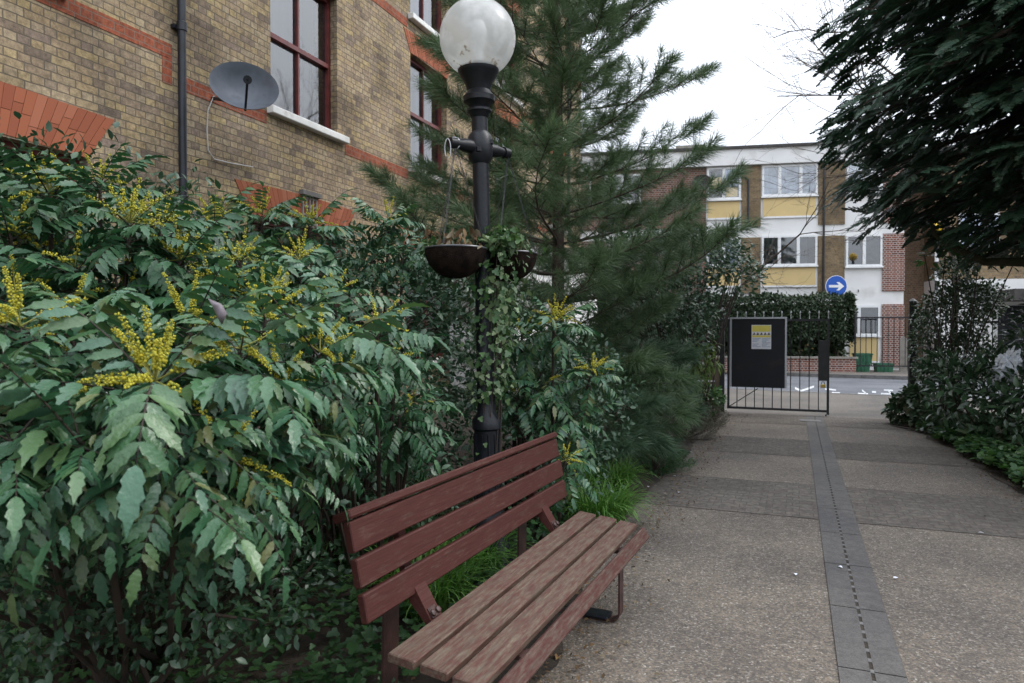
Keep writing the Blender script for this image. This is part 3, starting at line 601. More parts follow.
def T_spiny(l=1, wd=.31, n=4):
    """mahonia leaflet: folded oval whose margin carries spines"""
    L_, Rr = [], []
    v = [(0,0,0)]; mids = []
    ts = [.08,.22,.34,.48,.60,.73,.84]
    for i, t in enumerate(ts):
        half = wd/2*math.sin(math.pi*min(1, (t*.95+.10)))**.6
        k = 1.22 if i % 2 else .86
        mids.append((0, t*l, -.16*t*t)); L_.append((-half*k, (t+(.05 if i%2 else 0))*l, .10*half*k*2-.18*t*t)); Rr.append((half*k, (t+(.05 if i%2 else 0))*l, .10*half*k*2-.18*t*t))
    v += mids + L_ + Rr + [(0,l*1.06,-.24)]
    N = len(ts); f = [(0,1,1+N),(0,1+2*N,1)]
    for i in range(N-1):
        m0, m1, a0, a1, b0, b1 = 1+i, 2+i, 1+N+i, 2+N+i, 1+2*N+i, 2+2*N+i
        f += [(m0,m1,a1),(m0,a1,a0),(m0,b0,b1),(m0,b1,m1)]
    tip = len(v)-1; f += [(N,tip,2*N),(N,3*N,tip)]
    return np.array(v, float), np.array(f)
def T_pinnate(npair=7, length=.42, droop=.5, ll=.095, curl=.25, seed=0):
    """a whole compound leaf: curved rachis, paired spiny leaflets and a larger end leaflet"""
    r = np.random.default_rng(seed); parts = []
    def pos(t): return np.array([0, length*(t - .18*droop*t*t*t), length*(.10*t - droop*t*t*.75)])
    def tan(t): d = pos(min(1, t+.02)) - pos(t-.02); return d/np.linalg.norm(d)
    sv, sf = T_spiny()
    for i in range(npair):
        t = .22 + .68*i/(npair-1); s = ll*(.72 + .5*math.sin(math.pi*(.15+.7*i/(npair-1))))*r.uniform(.86,1.14)
        for sd in (-1, 1):
            T = tan(t); up = nrm(np.cross(np.array([1.,0,0]), T)); side = np.array([sd,0,0])
            d = nrm(side*1.0 + T*(.42+.25*t) - up*(.10+curl*r.uniform(.3,2.0)) + np.array([0,0,-.16]) + r.normal(size=3)*.10); Mx = frames(d[None], (up + side*.15 + r.normal(size=3)*.26)[None], s)
            parts.append(inst(sv, sf, Mx, pos(t)[None]))
    T = tan(1.0); up = nrm(np.cross(np.array([1.,0,0]), T)); parts.append(inst(sv, sf, frames((T + np.array([0,0,-.25]))[None], up[None], ll*1.45), pos(1.0)[None]))
    # rachis as a thin strip prism
    rv = []; rf = []
    for k in range(7):
        p = pos(k/6); q = .0035*(1.2-k/8); rv += [p+[q,0,0], p+[-q,0,0], p+[0,0,-q*1.5]]
    for k in range(6):
        for j in range(3): a = k*3+j; b = k*3+(j+1)%3; rf += [(a,b,b+3),(a,b+3,a+3)]
    rach = (np.array(rv, float), np.array(rf))
    return join(parts), rach
PIN = [T_pinnate(7+(i%3), .38, (.3,.6,.9,.2,.8,.45,.25,.7,1.0)[i], (.086,.078,.092)[i%3], seed=i) for i in range(9)]

def octa(r=1):
    return np.array([(r,0,0),(-r,0,0),(0,r,0),(0,-r,0),(0,0,r),(0,0,-r)], float), np.array([(0,2,4),(2,1,4),(1,3,4),(3,0,4),(2,0,5),(1,2,5),(3,1,5),(0,3,5)])
def ico():
    bm = bmesh.new(); bmesh.ops.create_icosphere(bm, subdivisions=1, radius=1); v = np.array([x.co[:] for x in bm.verts]); f = np.array([[q.index for q in p.verts] for p in bm.faces]); bm.free(); return v, f
ICO = ico()

def mahonia(name, base, rosettes, label, group, mat='mahonia', detail=True, fl_mat='flower'):
    """rosettes: (x,y,z,size,lean vector or None,flower amount)"""
    t = empty(name, (base[0], base[1], 0), label=label, cat='shrub', group=group)
    b0 = np.array([base[0], base[1], 0.]); leaves, rach, stems = [], [], MB()
    for (x, y, z, s, lean, fa) in rosettes:
        c = np.array([x, y, z]) - b0; lean = np.array(lean if lean is not None else (0,0,0), float)
        n = int(13 + 4*s); az = np.arange(n)*2.39996 + rng.uniform(0, 6.28)
        el = np.linspace(R_(36), R_(-14), n) + rng.normal(0, .17, n)
        for i in range(n):
            d = np.array([math.cos(az[i])*math.cos(el[i]), math.sin(az[i])*math.cos(el[i]), math.sin(el[i])]) + lean*.5; d /= np.linalg.norm(d)
            (lv, lf), (rv, rf) = PIN[((0,3,6),(5,0,6),(5,1,3),(1,4,7),(4,2,7),(2,8,4))[min(5, int(6*i/n))][rng.integers(3)] if rng.random() < .8 else rng.integers(9)]
            up = nrm(np.array([0,0,1.]) + rng.normal(size=3)*.18 + np.array([d[0],d[1],0])*(-.2))
            Mx = frames(d[None], up[None], s*rng.uniform(.7,1.2)); o = (c + np.array([0,0,-.012*i*s*.8]))[None]
            leaves.append(inst(lv, lf, Mx, o)); rach.append(inst(rv, rf, Mx, o))
        r0 = np.array([rng.normal()*.06, rng.normal()*.06, 0]); mid = (r0+c)*.5 + np.array([c[0]*.18, c[1]*.18, -.05]) 
        stems.tube([r0, r0*.6+mid*.5+np.array([0,0,.0]), mid, c+np.array([0,0,-.10])-lean*.1, c], [.012,.011,.010,.009,.007], 6)
        if fa > 0:
            nr = int(round(12*fa)); sv = []; st = MB(); bl = []
            for k in range(nr):
                a = 2.4*k + rng.uniform(-.3,.3); e = R_(74 - 72*(k+.5)/nr) + rng.normal()*.16
                d = nrm(np.array([math.cos(a)*math.cos(e), math.sin(a)*math.cos(e), math.sin(e)]) + lean*.6)
                Lr = (.20 + .08*rng.random())*s; nb = 80 if detail else 34; tt = np.sort(rng.uniform(.26, 1, nb))
                cv = lambda q: c + np.array([0,0,.01]) + d*Lr*q + np.array([0,0,-.020*q*q*s - .055*q*q*(1-abs(d[2]))])
                pp = np.array([cv(q) for q in tt]); th = np.arange(nb)*2.4
                a1 = nrm(np.cross(d, [0,0,1.])+1e-6); a2 = np.cross(d, a1); rad = .0130*s*(1-.55*tt)*rng.uniform(.5,1.35,nb)
                pp = pp + a1*(np.cos(th)*rad)[:,None] + a2*(np.sin(th)*rad)[:,None]
                sz = (.0057 if detail else .0088)*s*(1.1-.5*tt)*rng.uniform(.55,1.2,nb)
                tv, tf = ICO if detail else octa()
                Mr = np.eye(3)[None]*sz[:,None,None]; bl.append(inst(tv, tf, Mr, pp))
                st.tube([cv(0), cv(.5), cv(.98)], [.003*s,.0025*s,.001], 4, False)
            V, Fc = join(bl); fo = npmesh('flower_cluster', V, Fc, M[fl_mat], t, True)
            st.build('flower_stalk', M['bud'], fo)
    V, Fc = join(leaves); npmesh('foliage', V, Fc, M[mat], t, True); V, Fc = join(rach); npmesh('leaf_stalk', V, Fc, M['stem'], t, True)
    stems.build('stem', M['stem'], t)
    return t

def blob_leaves(blobs, n, tmpl, s, up=.7, out=.8, inner=.3, sj=.3, down=0.0, lump=.12, zmin=.02):
    """leaves spread through the outer part of a union of ellipsoids"""
    B = np.array([b[:6] for b in blobs], float); area = (B[:,3]*B[:,4]+B[:,4]*B[:,5]+B[:,3]*B[:,5]); pr = area/area.sum()
    idx = rng.choice(len(B), n, p=pr); d = rnd(n); d[:,2] = np.where(rng.random(n) < .35, np.abs(d[:,2]), d[:,2])
    u = np.where(rng.random(n) < inner, rng.uniform(.35,.8,n), rng.uniform(.8,1.0,n))
    ph = B[idx,:3]*3.1
    lum = 1 + lump*(np.sin(d[:,0]*6+ph[:,0])*np.sin(d[:,1]*7+ph[:,1]) + .6*np.sin(d[:,2]*13+ph[:,2])*np.cos(d[:,0]*11) + .5*np.sin(d[:,1]*19+d[:,2]*17)) + rng.normal(0,.05,n)
    p = B[idx,:3] + d*B[idx,3:6]*(u*lum)[:,None]
    keep = p[:,2] > zmin
    for b in B:
        q = ((p-b[:3])/b[3:6]); keep &= ~((q*q).sum(1) < .30) | (rng.random(n) < .15)
    p = p[keep]; d = d[keep]; m = len(p)
    f = nrm(d*out + rnd(m)*.75 + np.array([0,0,-down])); nn = nrm(np.array([0,0,1.])*up + d*.5 + rnd(m)*.45)
    return inst(tmpl[0], tmpl[1], frames(f, nn, s*rng.uniform(1-sj,1+sj,m)), p)

def shrub(name, base, blobs, n, tmpl, s, mat, label, group=None, stem='stem', cat='shrub', nst=9, **kw):
    t = empty(name, (base[0], base[1], 0), label=label, cat=cat, group=group)
    o = np.array([base[0], base[1], 0., 0,0,0]); B = [tuple(np.array(b)-o) for b in blobs]
    V, Fc = blob_leaves(B, n, tmpl, s, **kw); npmesh('foliage', V, Fc, M[mat], t, True)
    st = MB()
    for b in B:
        for k in range(nst):
            e = np.array(b[:3]) + rnd(1)[0]*np.array(b[3:6])*.85; e[2] = max(e[2], .1); r0 = np.array([rng.normal()*.08, rng.normal()*.08, 0]); mid = (r0+np.array(b[:3]))/2 + rnd(1)[0]*.08
            st.tube([r0, mid, np.array(b[:3])*.5+e*.5+rnd(1)[0]*.05, e], [.014,.010,.007,.003], 5, False)
    st.build('stem', M[stem], t)
    return t
OV = T_oval(); OVN = T_oval(1, .36, .1, .2); IV = T_ivy()

# ------------------------------------------------------------------ mahonias (foreground left)
def P(px, py, k): return tuple(at(px, py, k))
GM = 'mahonia shrubs in yellow flower along the left bed'
def ros(l): return [(*P(px,py,k), s, ln, fa) for px,py,k,s,ln,fa in l]
rt = at(700,330,1)-at(512,330,1); rt = rt/np.linalg.norm(rt); fw = at(512,330,2)-at(512,330,1); fw[2]=0; fw/=np.linalg.norm(fw)
def ln(r, f=0, z=0): return tuple(rt*r + fw*f + np.array([0,0,z]))
mahonia('mahonia', P(150,600,3.2)[:2], ros([
    (155,385,1.72,.86,ln(.0,-.3),1.2), (20,330,1.9,.8,ln(-.2,-.2),.6), (80,440,1.6,.72,ln(-.1,-.5,-.15),.0), (170,450,1.65,.72,ln(.1,-.5,-.15),.0),
    (240,352,2.0,.8,ln(.2,-.15),.5), (278,395,2.15,.7,ln(.2,-.2,-.05),.6), (225,462,1.85,.72,ln(.25,-.4,-.2),.3), (15,440,1.6,.72,ln(-.2,-.3,-.2),0), (240,492,1.95,.56,ln(.2,-.2,-.25),1.0),
    (110,420,1.9,.8,ln(-.1,0,0),.0), (70,325,2.2,.8,ln(-.1,0,.0),.5), (210,430,2.1,.8,ln(.1,0,0),0), (20,450,1.9,.66,ln(-.2,-.2,-.1),0), (320,355,2.35,.75,ln(.2,0,0),.5), (140,440,2.0,.66,ln(0,-.3,-.1),0),
    (280,455,2.15,.58,ln(.2,-.2,-.2),.4), (190,330,2.3,.8,ln(0,0,.1),.6), (265,320,2.4,.75,ln(.1,0,.1),.5), (0,370,1.8,.8,ln(-.2,-.2,0),.0), (318,425,2.4,.5,ln(.1,-.1,-.1),.3), (75,390,1.8,.8,ln(-.1,-.3,0),0)]),
    'largest mahonia shrub at front left with a star of yellow flower spikes', GM)
mahonia('mahonia', P(70,600,3.0)[:2], ros([
    (50,195,3.0,.8,ln(0,0,.3),.9), (130,225,2.8,.8,ln(.1,0,.2),1.2), (100,185,3.1,.65,ln(0,0,.4),.7), (10,235,2.8,.8,ln(-.1,0,0),.6), (180,262,2.9,.8,ln(.25,0,0),1.1), (75,270,2.7,.8,ln(0,-.2,0),.3), (15,290,2.6,.8,ln(0,-.2,0),.3), (215,290,2.9,.75,ln(.2,0,0),.8), (130,300,2.8,.8,None,.4), (30,250,3.0,.8,None,.5), (160,230,3.0,.7,ln(.1,0,.2),.8)]),
    'tall mahonia below the red arch at far left, topped with yellow spikes', GM, 'mahonia_d', False)
mahonia('mahonia', P(265,560,3.7)[:2], ros([
    (215,222,3.9,.75,ln(-.1,0,.2),.9), (262,216,4.0,.7,ln(0,0,.2),.9), (310,226,4.1,.7,ln(.1,0,.2),.8), (240,262,3.5,.8,ln(0,0,0),.9), (300,262,3.7,.75,None,.7), (270,300,3.2,.8,ln(0,-.1,0),.8), (335,295,3.5,.7,None,.5), (230,300,3.2,.8,None,.8), (200,255,3.6,.75,None,.8)]),
    'mahonia shrub in the middle below the satellite dish, with many small yellow tips', GM, 'mahonia', False)
mahonia('mahonia', P(395,560,4.6)[:2], ros([(388,222,4.7,.7,ln(0,0,.3),.5), (402,256,4.5,.65,None,.0), (372,262,4.6,.6,None,0)]),
    'slim upright mahonia between the brick wall and the lamp post', GM, 'mahonia', False)
mahonia('mahonia', P(372,560,3.9)[:2], ros([
    (378,330,2.9,.7,ln(.1,-.1,0),.5), (345,380,2.75,.62,ln(-.1,.1,0),.6), (395,362,3.2,.58,ln(.05,0,0),.4), (400,415,3.2,.62,ln(.05,.1,-.1),.0), (412,405,3.4,.55,ln(-.1,0,-.1),.35), (330,450,2.75,.5,ln(.0,.2,-.1),.2), (400,440,3.4,.52,ln(-.1,.1,-.1),.2)]),
    'dark leaved mahonia directly behind the bench and left of the lamp post', GM, 'mahonia_d', False)
mahonia('mahonia', P(545,560,5.0)[:2], ros([
    (555,322,4.8,.8,ln(.1,-.2,0),1.3), (592,372,4.7,.68,ln(.3,-.2,0),1.1), (522,335,4.9,.7,None,.3), (545,385,4.8,.8,ln(.1,-.2,-.1),.1), (517,395,4.8,.65,None,.2), (570,415,4.7,.7,ln(.1,0,-.1),0), (565,462,4.3,.6,ln(.3,-.2,-.1),.9)]),
    'mahonia with narrow yellow spikes to the right of the lamp post', GM, 'mahonia', False)
shrub('evergreen_shrub', P(150,640,2.7)[:2], [(*P(px,py,k),a,b_,c) for px,py,k,a,b_,c in [(60,580,2.25,.42,.25,.26),(170,590,2.3,.42,.25,.24),(265,585,2.6,.30,.25,.18),(-30,580,2.0,.4,.3,.32),(120,520,2.8,.6,.4,.35),(0,520,2.6,.5,.4,.4)]],
      8000, OV, .034, 'privet', 'low shaded undergrowth beneath the largest mahonia at front left', nst=2)
# mauve-grey torn leaf lodged in the big mahonia
def single_leaf(name, loc, s, m, tilt, rz, label):
    v, f = T_oval(1, .42, .45, .22); o = npmesh(name, v*s, f, M[m], None); o.location = loc; o.rotation_euler = (tilt, .2, rz)
    md = o.modifiers.new('s', 'SOLIDIFY'); md.thickness = .0008; return tag(o, label, 'leaf')
single_leaf('dead_leaf', P(222,325,1.72), .072, 'greyleaf', R_(75), YAW+2.9, 'mauve grey dead leaf standing up among the mahonia flowers')

# ------------------------------------------------------------------ small-leaved shrubs behind
def bl(l): return [(*P(px,py,k), rx, ry, rz) for px,py,k,rx,ry,rz in l]
shrub('privet_shrub', P(330,500,4.4)[:2], bl([(280,330,4.6,.75,.6,.55),(360,310,4.7,.75,.6,.55),(405,340,4.9,.5,.5,.6),(320,400,4.3,.8,.6,.7),(395,430,4.9,.55,.5,.7),(250,400,4.4,.7,.6,.8),(330,470,4.2,.8,.5,.6)]),
      15000, OV, .05, 'privet', 'dense small-leaved evergreen shrub behind the mahonias, left of the lamp post')
shrub('privet_shrub', P(120,500,4.6)[:2], bl([(60,260,4.2,.9,.5,.7),(160,290,4.4,.8,.5,.7),(60,370,4.0,1.0,.6,.9),(200,350,4.4,.7,.6,.8),(-40,300,4.0,1,.6,1.0),(380,300,5.6,.6,.6,.6),(450,300,5.8,.6,.6,.5)]),
      11000, OV, .06, 'privet', 'dark evergreen shrub filling the shade in front of the brick wall at far left')
shrub('privet_shrub', P(520,500,5.4)[:2], bl([(520,370,5.4,.5,.5,.55),(560,400,5.6,.6,.5,.6),(500,440,5.0,.5,.4,.5),(545,460,5.1,.5,.4,.5)]),
      6000, OV, .045, 'privet', 'shaded small-leaved shrub behind the mahonia right of the lamp post')

# ------------------------------------------------------------------ pine
def T_brush(n=120, L_=.24, nl=.15, wd=.0038, seed=0, spread=1.12):
    r = np.random.default_rng(seed); t = r.uniform(0, 1, n)**.8; a = r.uniform(0, 6.283, n); v = []; f = []
    for i in range(n):
        ang = spread*(1.10-.62*t[i]) + r.normal()*.12; d = np.array([math.cos(a[i])*math.sin(ang), math.cos(ang), math.sin(a[i])*math.sin(ang)])
        b = np.array([0, L_*t[i], 0]); s = nrm(np.cross(d, r.normal(size=3)))*wd/2; l = nl*r.uniform(.75,1.15)
        sag = np.array([0,0,-1.])*l*.20
        k = len(v); v += [b-s, b+s, b+d*l*.55-s*.9+sag*.3, b+d*l*.55+s*.9+sag*.3, b+d*l+sag]; f += [(k,k+1,k+3),(k,k+3,k+2),(k+2,k+3,k+4)]
    return np.array(v), np.array(f)
BR = [T_brush(seed=i) for i in range(3)]
BRL = [T_brush(80, .22, .15, .0040, 10+i, .95) for i in range(3)]
def conifer_brushes(name, base, branches, label, cat='tree', trunk=None, mat='needle', group=None, tw=.17, brushes=BR, bscale=1.0, seed=1):
    """branches: list of polylines (world) with twigs; needles in brushes along twig ends"""
    r = np.random.default_rng(seed); t = empty(name, (base[0], base[1], 0), label=label, cat=cat, group=group); o = np.array([base[0], base[1], 0.])
    wood = MB(); D, S, Pp = [], [], []
    for poly, L_ in branches:
        poly = [np.array(p)-o for p in poly]; n = len(poly)
        wood.tube(poly, [max(.004, .020*L_/2.2*(1-i/n)) for i in range(n)], 5, False)
        seg = np.array([np.linalg.norm(poly[i+1]-poly[i]) for i in range(n-1)]); cum = np.concatenate([[0], np.cumsum(seg)]); tot = cum[-1]
        def pt(d):
            i = min(n-2, int(np.searchsorted(cum, d, 'right')-1)); q = (d-cum[i])/seg[i]; return poly[i]*(1-q)+poly[i+1]*q, (poly[i+1]-poly[i])/seg[i]
        d = tot*.22; side = 1
        while d < tot:
            p, T = pt(d); q = d/tot; tl = (tw + .50*(1-q)*min(1, L_/2))*r.uniform(.7,1.2)
            sd = np.cross(T, [0,0,1.]); sd /= np.linalg.norm(sd); dr = nrm(T*.75 + sd*side*.8 + np.array([0,0,.18+.15*r.normal()])); side = -side
            e = p + dr*tl + np.array([0,0,tl*.14]); wood.tube([p, (p+e)/2, e], [.005,.004,.003], 4, False)
            m = max(1, int(tl/.15))
            for k in range(m):
                f = (k+.45)/m; D.append(nrm(dr + np.array([0,0,.25*f]) + r.normal(size=3)*.12)); Pp.append(p+(e-p)*f*.9); S.append(r.uniform(.8,1.15)*bscale)
            d += .085 + .03*r.random()
        for k in range(3): p, T = pt(tot*(.86+.045*k)); D.append(nrm(T+np.array([0,0,.2]))); Pp.append(p); S.append(1.15*bscale)
    D = np.array(D); S = np.array(S); Pp = np.array(Pp); U = nrm(np.array([0,0,1.])+r.normal(size=D.shape)*.4); Fm = frames(D, U, S)
    ch = r.integers(0, 3, len(D)); V, Fc = join([inst(*brushes[k], Fm[ch==k], Pp[ch==k]) for k in range(3)])
    npmesh('foliage', V, Fc, M[mat], t, False)
    if trunk: trunk_ = [np.array(p)-o for p in trunk[0]]; MB().tube(trunk_, trunk[1], 10).build('trunk', M['bark'], t)
    wood.build('branch', M['bark'], t)
    return t
def pine():
    r = np.random.default_rng(5); base = at(556, 600, 8.2); bx, by = base[0], base[1]; br = []
    z = .45
    while z < 8.6:
        nb = 6 if z < 6 else 5; a0 = r.uniform(0, 6.28)
        Lm = 1.15 if z < 1.5 else (2.05 if z < 2.5 else (1.72 if z < 4.6 else 1.72-.28*(z-4.6)))
        for k in range(nb):
            a = a0 + 6.283*k/nb + r.normal()*.22; L_ = max(.6, Lm*r.uniform(.72,1.08)); rise = .16 + .10*r.normal() + (.10 if z > 3 else -.06); poly = []
            for q in np.linspace(0, 1, 8):
                aa = a + .18*math.sin(q*3+k); poly.append((bx+math.cos(aa)*L_*q, by+math.sin(aa)*L_*q, z + L_*(rise*q + .24*q**2.6) + (0 if z > 1 else .0)))
            br.append((poly, L_))
        z += .34 if z < 3 else .44
    conifer_brushes('pine_tree', (bx,by), br, 'pine tree with long soft needles and open whorled branches behind the lamp post', trunk=([(bx,by,0),(bx+.03,by,3),(bx-.02,by,6),(bx,by,9)], [.085,.065,.045,.015]), seed=3)
pine()
def low_pine(pxk, rad, h, label, seed, mat='needle', br=BRL):
    r = np.random.default_rng(seed); b = at(*pxk); bx, by = b[0], b[1]; bs = []
    for k in range(int(30*rad+14)):
        a = r.uniform(0, 6.283); L_ = rad*r.uniform(.6,1.05); z0 = h*r.uniform(.05,.62); el = r.uniform(.12,.9)*(1-z0/h*.4); poly = []
        for q in np.linspace(0,1,7): poly.append((bx+math.cos(a)*L_*q, by+math.sin(a)*L_*q, max(.05, z0 + L_*(el*q - .30*q*q))))
        bs.append((poly, L_))
    return conifer_brushes('pine_shrub', (bx,by), bs, label, 'shrub', ([(bx,by,0),(bx,by,h*.7)], [.05,.02]), mat, 'soft needled shrubs beside the path', seed=seed, brushes=br)
low_pine((640,560,8.9), .62, 1.9, 'taller soft blue-green needled shrub spreading towards the gate', 21, 'needleb')
low_pine((603,560,6.9), .50, 1.15, 'low feathery dark needled shrub bulging over the bed edge above the grass', 22, 'needleb')
low_pine((605,560,7.6), .75, 1.9, 'feathery needled shrub under the pine behind the right mahonia', 24, 'needle')
shrub('evergreen_shrub', P(690,500,11)[:2], bl([(640,262,10.5,.9,.8,.5),(690,258,11,.9,.8,.45),(738,278,11.4,.42,.5,.36),(680,320,11,.6,.8,.8),(640,330,10.5,.9,.8,1.0)]),
      10000, OV, .075, 'privet', 'broad small-leaved shrub below the dark brick of the flats, beyond the pine')

# low plants at the left edge of the path
def sprig_shrub(px, py, k, r_, h, n, mat, label, nm='heather_clump', group=None):
    b = at(px, py, k); t = empty(nm, (b[0], b[1], 0), label=label, cat='plant', group=group)
    d = rnd(n); d[:,2] = np.abs(d[:,2]); p = d*np.array([r_,r_,h])*rng.uniform(.45,1.0,n)[:,None]
    V, Fc = inst(*BRS[0], frames(nrm(d+rnd(n)*.5+np.array([0,0,.6])), rnd(n), rng.uniform(.6,1.2,n)), p); npmesh('foliage', V, Fc, M[mat], t, False)
    st = MB()
    for i in range(30): q = rnd(1)[0]; q[2] = abs(q[2]); st.tube([(0,0,0), q*np.array([r_,r_,h])*.5, q*np.array([r_,r_,h])*.95], [.006,.004,.002], 4, False)
    st.build('stem', M['stem'], t); return t
BRS = [T_brush(26, .12, .035, .004, 31, 1.0)]
GH = 'grey heather clumps at the left path edge'
sprig_shrub(685,440,9.6,.42,.42,420,'heather','grey brown heather clump nearest the bench on the left path edge',group=GH)
sprig_shrub(700,425,11.0,.40,.35,360,'heather','grey brown heather clump nearest the gate on the left path edge',group=GH)
sprig_shrub(655,470,7.4,.34,.30,350,'cover','low dark green sprig plant at the path edge above the grass tuft', 'sprig_plant')
def bamboo(px, k, h, r_, label):
    b = at(px, 500, k); t = empty('bamboo_clump', (b[0], b[1], 0), label=label, cat='plant'); st = MB(); Pp = []; D = []
    for i in range(34):
        a = rng.uniform(0, 6.28); rr = r_*rng.uniform(.1,.55); x, y = math.cos(a)*rr*.4, math.sin(a)*rr*.4; ex, ey = math.cos(a)*rr*1.5, math.sin(a)*rr*1.5; hh = h*rng.uniform(.7,1.05)
        pts = [np.array((x,y,0)), np.array((x*1.3,y*1.3,hh*.6)), np.array((ex*.8,ey*.8,hh)), np.array((ex*1.2,ey*1.2,hh*.93))]
        st.tube(pts, [.006,.005,.003,.002], 4, False)
        for j in range(34):
            q = rng.uniform(.75,3); s0 = int(min(2, q)); p = pts[s0]*(1-(q-s0))+pts[s0+1]*(q-s0); Pp.append(p+rnd(1)[0]*.05); D.append(nrm(rnd(1)[0]+np.array([ex,ey,0])*1.5+np.array([0,0,-.6])))
    V, Fc = inst(*T_oval(1,.16,.1,.25), frames(np.array(D), np.tile([0,0,1.],(len(D),1))+rnd(len(D))*.3, .15*rng.uniform(.7,1.2,len(D))), np.array(Pp))
    npmesh('foliage', V, Fc, M['bamboo'], t, True); st.build('cane', M['stem'], t)
bamboo(690, 10.9, 1.28, .50, 'pale yellow-green bamboo clump just left of the gate')
shrub('leafy_plant', P(704,420,11.3)[:2], bl([(706,400,11.2,.28,.28,.22)]), 700, OV, .08, 'coverb', 'small bright leafy plant at the foot of the bamboo by the gate', cat='plant', nst=5)

# grass
def grass_clump(px, py, k, r_, h, n, mat, label, group):
    b = gpt(px, py, 0) if k is None else at(px, py, k); t = empty('grass_clump', (b[0], b[1], 0), label=label, cat='grass', group=group)
    V = []; Fc = []
    for i in range(n):
        a = rng.uniform(0, 6.28); rr = r_*math.sqrt(rng.random())*.75; p = np.array([math.cos(a)*rr, math.sin(a)*rr, 0]); a2 = a + rng.normal()*.7; L_ = h*rng.uniform(.7,1.5); w_ = .0058*rng.uniform(.7,1.3)
        out = np.array([math.cos(a2), math.sin(a2), 0]); sd = np.array([-out[1], out[0], 0])*w_; e = rng.uniform(.35,1.0); k0 = len(V)
        for q in (0,.3,.6,.85,1.0):
            c = p + out*L_*e*q**1.6*.95 + np.array([0,0,L_*(q*(1.05-.75*e*q*q))]); c[2] = max(c[2], .01)
            if q < 1: V += [c-sd*(1-q*.5), c+sd*(1-q*.5)]
            else: V += [c]
        for j in range(3): Fc += [(k0+2*j,k0+2*j+1,k0+2*j+3),(k0+2*j,k0+2*j+3,k0+2*j+2)]
        Fc += [(k0+6,k0+7,k0+8)]
    npmesh('blades', np.array(V), np.array(Fc), M[mat], t, False); return t
GG = 'strappy grass clumps around the bench'
for px,py,n,r_,h,lab in ((598,527,560,.24,.34,'bright green grass clump at the far end of the bench'),(570,500,420,.22,.32,'bright grass clump behind the far end of the bench backrest'),(612,492,420,.20,.30,'bright grass clump spilling to the path beyond the bench'),(590,478,300,.2,.28,'grass clump furthest from the bench under the right mahonia')):
    grass_clump(px,py,None,r_,h,n,'grass',lab,GG)
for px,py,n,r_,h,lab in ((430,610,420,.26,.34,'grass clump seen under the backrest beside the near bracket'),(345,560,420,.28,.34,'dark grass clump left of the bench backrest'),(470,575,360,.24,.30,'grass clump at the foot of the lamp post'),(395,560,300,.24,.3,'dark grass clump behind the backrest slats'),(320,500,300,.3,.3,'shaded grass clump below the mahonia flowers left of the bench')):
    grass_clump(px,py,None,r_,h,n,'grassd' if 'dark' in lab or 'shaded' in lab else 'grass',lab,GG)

# ground cover (stuff)
def cover(name, fn, n, tmpl, s, mat, hz=.12, seed=0):
    r = np.random.default_rng(seed); p = fn(r, n); p = np.c_[p, (np.sin(p[:,0]*7)*np.sin(p[:,1]*6)+1.2)*hz*.4 + r.uniform(0,hz,len(p))*.6 + .012]
    m = len(p); f = nrm(np.c_[r.normal(size=(m,2)), r.normal(size=m)*.25]); nn = nrm(np.array([0,0,1.])+r.normal(size=(m,3))*.35)
    V, Fc = inst(tmpl[0], tmpl[1], frames(f, nn, s*r.uniform(.6,1.25,m)), p); o = npmesh(name, V, Fc, M[mat], None, True); o['kind'] = 'stuff'; o['label'] = name.replace('_', ' ') + ' leaves covering the bed'; o['category'] = 'ground cover'; return o
def left_bed(r, n):
    y = r.uniform(.4, 6.0, n); x = r.uniform(-5.0, -1.30, n); k = (x < -1.42 - .12*np.sin(y*2)); return np.c_[x,y][k]
def right_bed(r, n):
    y = r.uniform(6, 13.0, n); x = 1.93-.055*np.clip(y-8,0,5) + .05 + np.abs(r.normal(0,1.0,n)) - .10*np.sin(y*3.1)**2; return np.c_[x,y]
cover('ivy_ground_cover', left_bed, 15000, IV, .048, 'cover', .12, 1)
cover('green_ground_cover', right_bed, 10500, IV, .085, 'coverb', .16, 2)
def litter_pts(r, n):
    y = r.uniform(2.0, 13, n); x = np.where(r.random(n) < .75, -1.10 + .20*np.exp(-((y-2.9)/.9)**2)*r.random(n) + np.abs(r.normal(0,.16,n))*r.choice([-1,1,1],n), 1.9 + r.normal(0,.13,n)); return np.c_[x,y]
cover('leaf_litter', litter_pts, 2200, OV, .026, 'litter', .006, 3)

# ------------------------------------------------------------------ street lamp with hanging baskets
lp = at(490, 568, 4.42); LX, LY = lp[0], lp[1]
lamp = empty('street_lamp', (LX, LY, 0), label='black cast iron lamp post with a single white glass globe behind the bench', cat='lamp post')
mm = 4.42/700
def zz(py):
    d = at(483, py, 1) - np.array([0,0,CAMH]); return CAMH + d[2]*math.hypot(LX, LY)/math.hypot(d[0], d[1])
post = MB().lathe([(.155,0),(.155,.05),(.13,.08),(.125,.30),(.105,.34),(.085,.38),(.080,zz(430)),(.092,zz(428)),(.092,zz(420)),(.058,zz(412)),(.053,zz(300)),(.050,zz(118)),
                   (.058,zz(117)),(.062,zz(114)),(.078,zz(112)),(.078,zz(110)),(.060,zz(108)),(.070,zz(105)),(.098,zz(102)),(.100,zz(97)),(.080,zz(93)),(.072,zz(91)),(.085,zz(84)),(.110,zz(77)),(.120,zz(74)),(.128,zz(72)),(.128,zz(69)),(.10,zz(66))], 32)
for k in range(12):
    a = 6.283*k/12; post.tube([(math.cos(a)*.082, math.sin(a)*.082, .40),(math.cos(a)*.078, math.sin(a)*.078, zz(433))], .008, 5)
post.build('post', M['black'], lamp)
gz = zz(38); g = MB(); R0 = .237
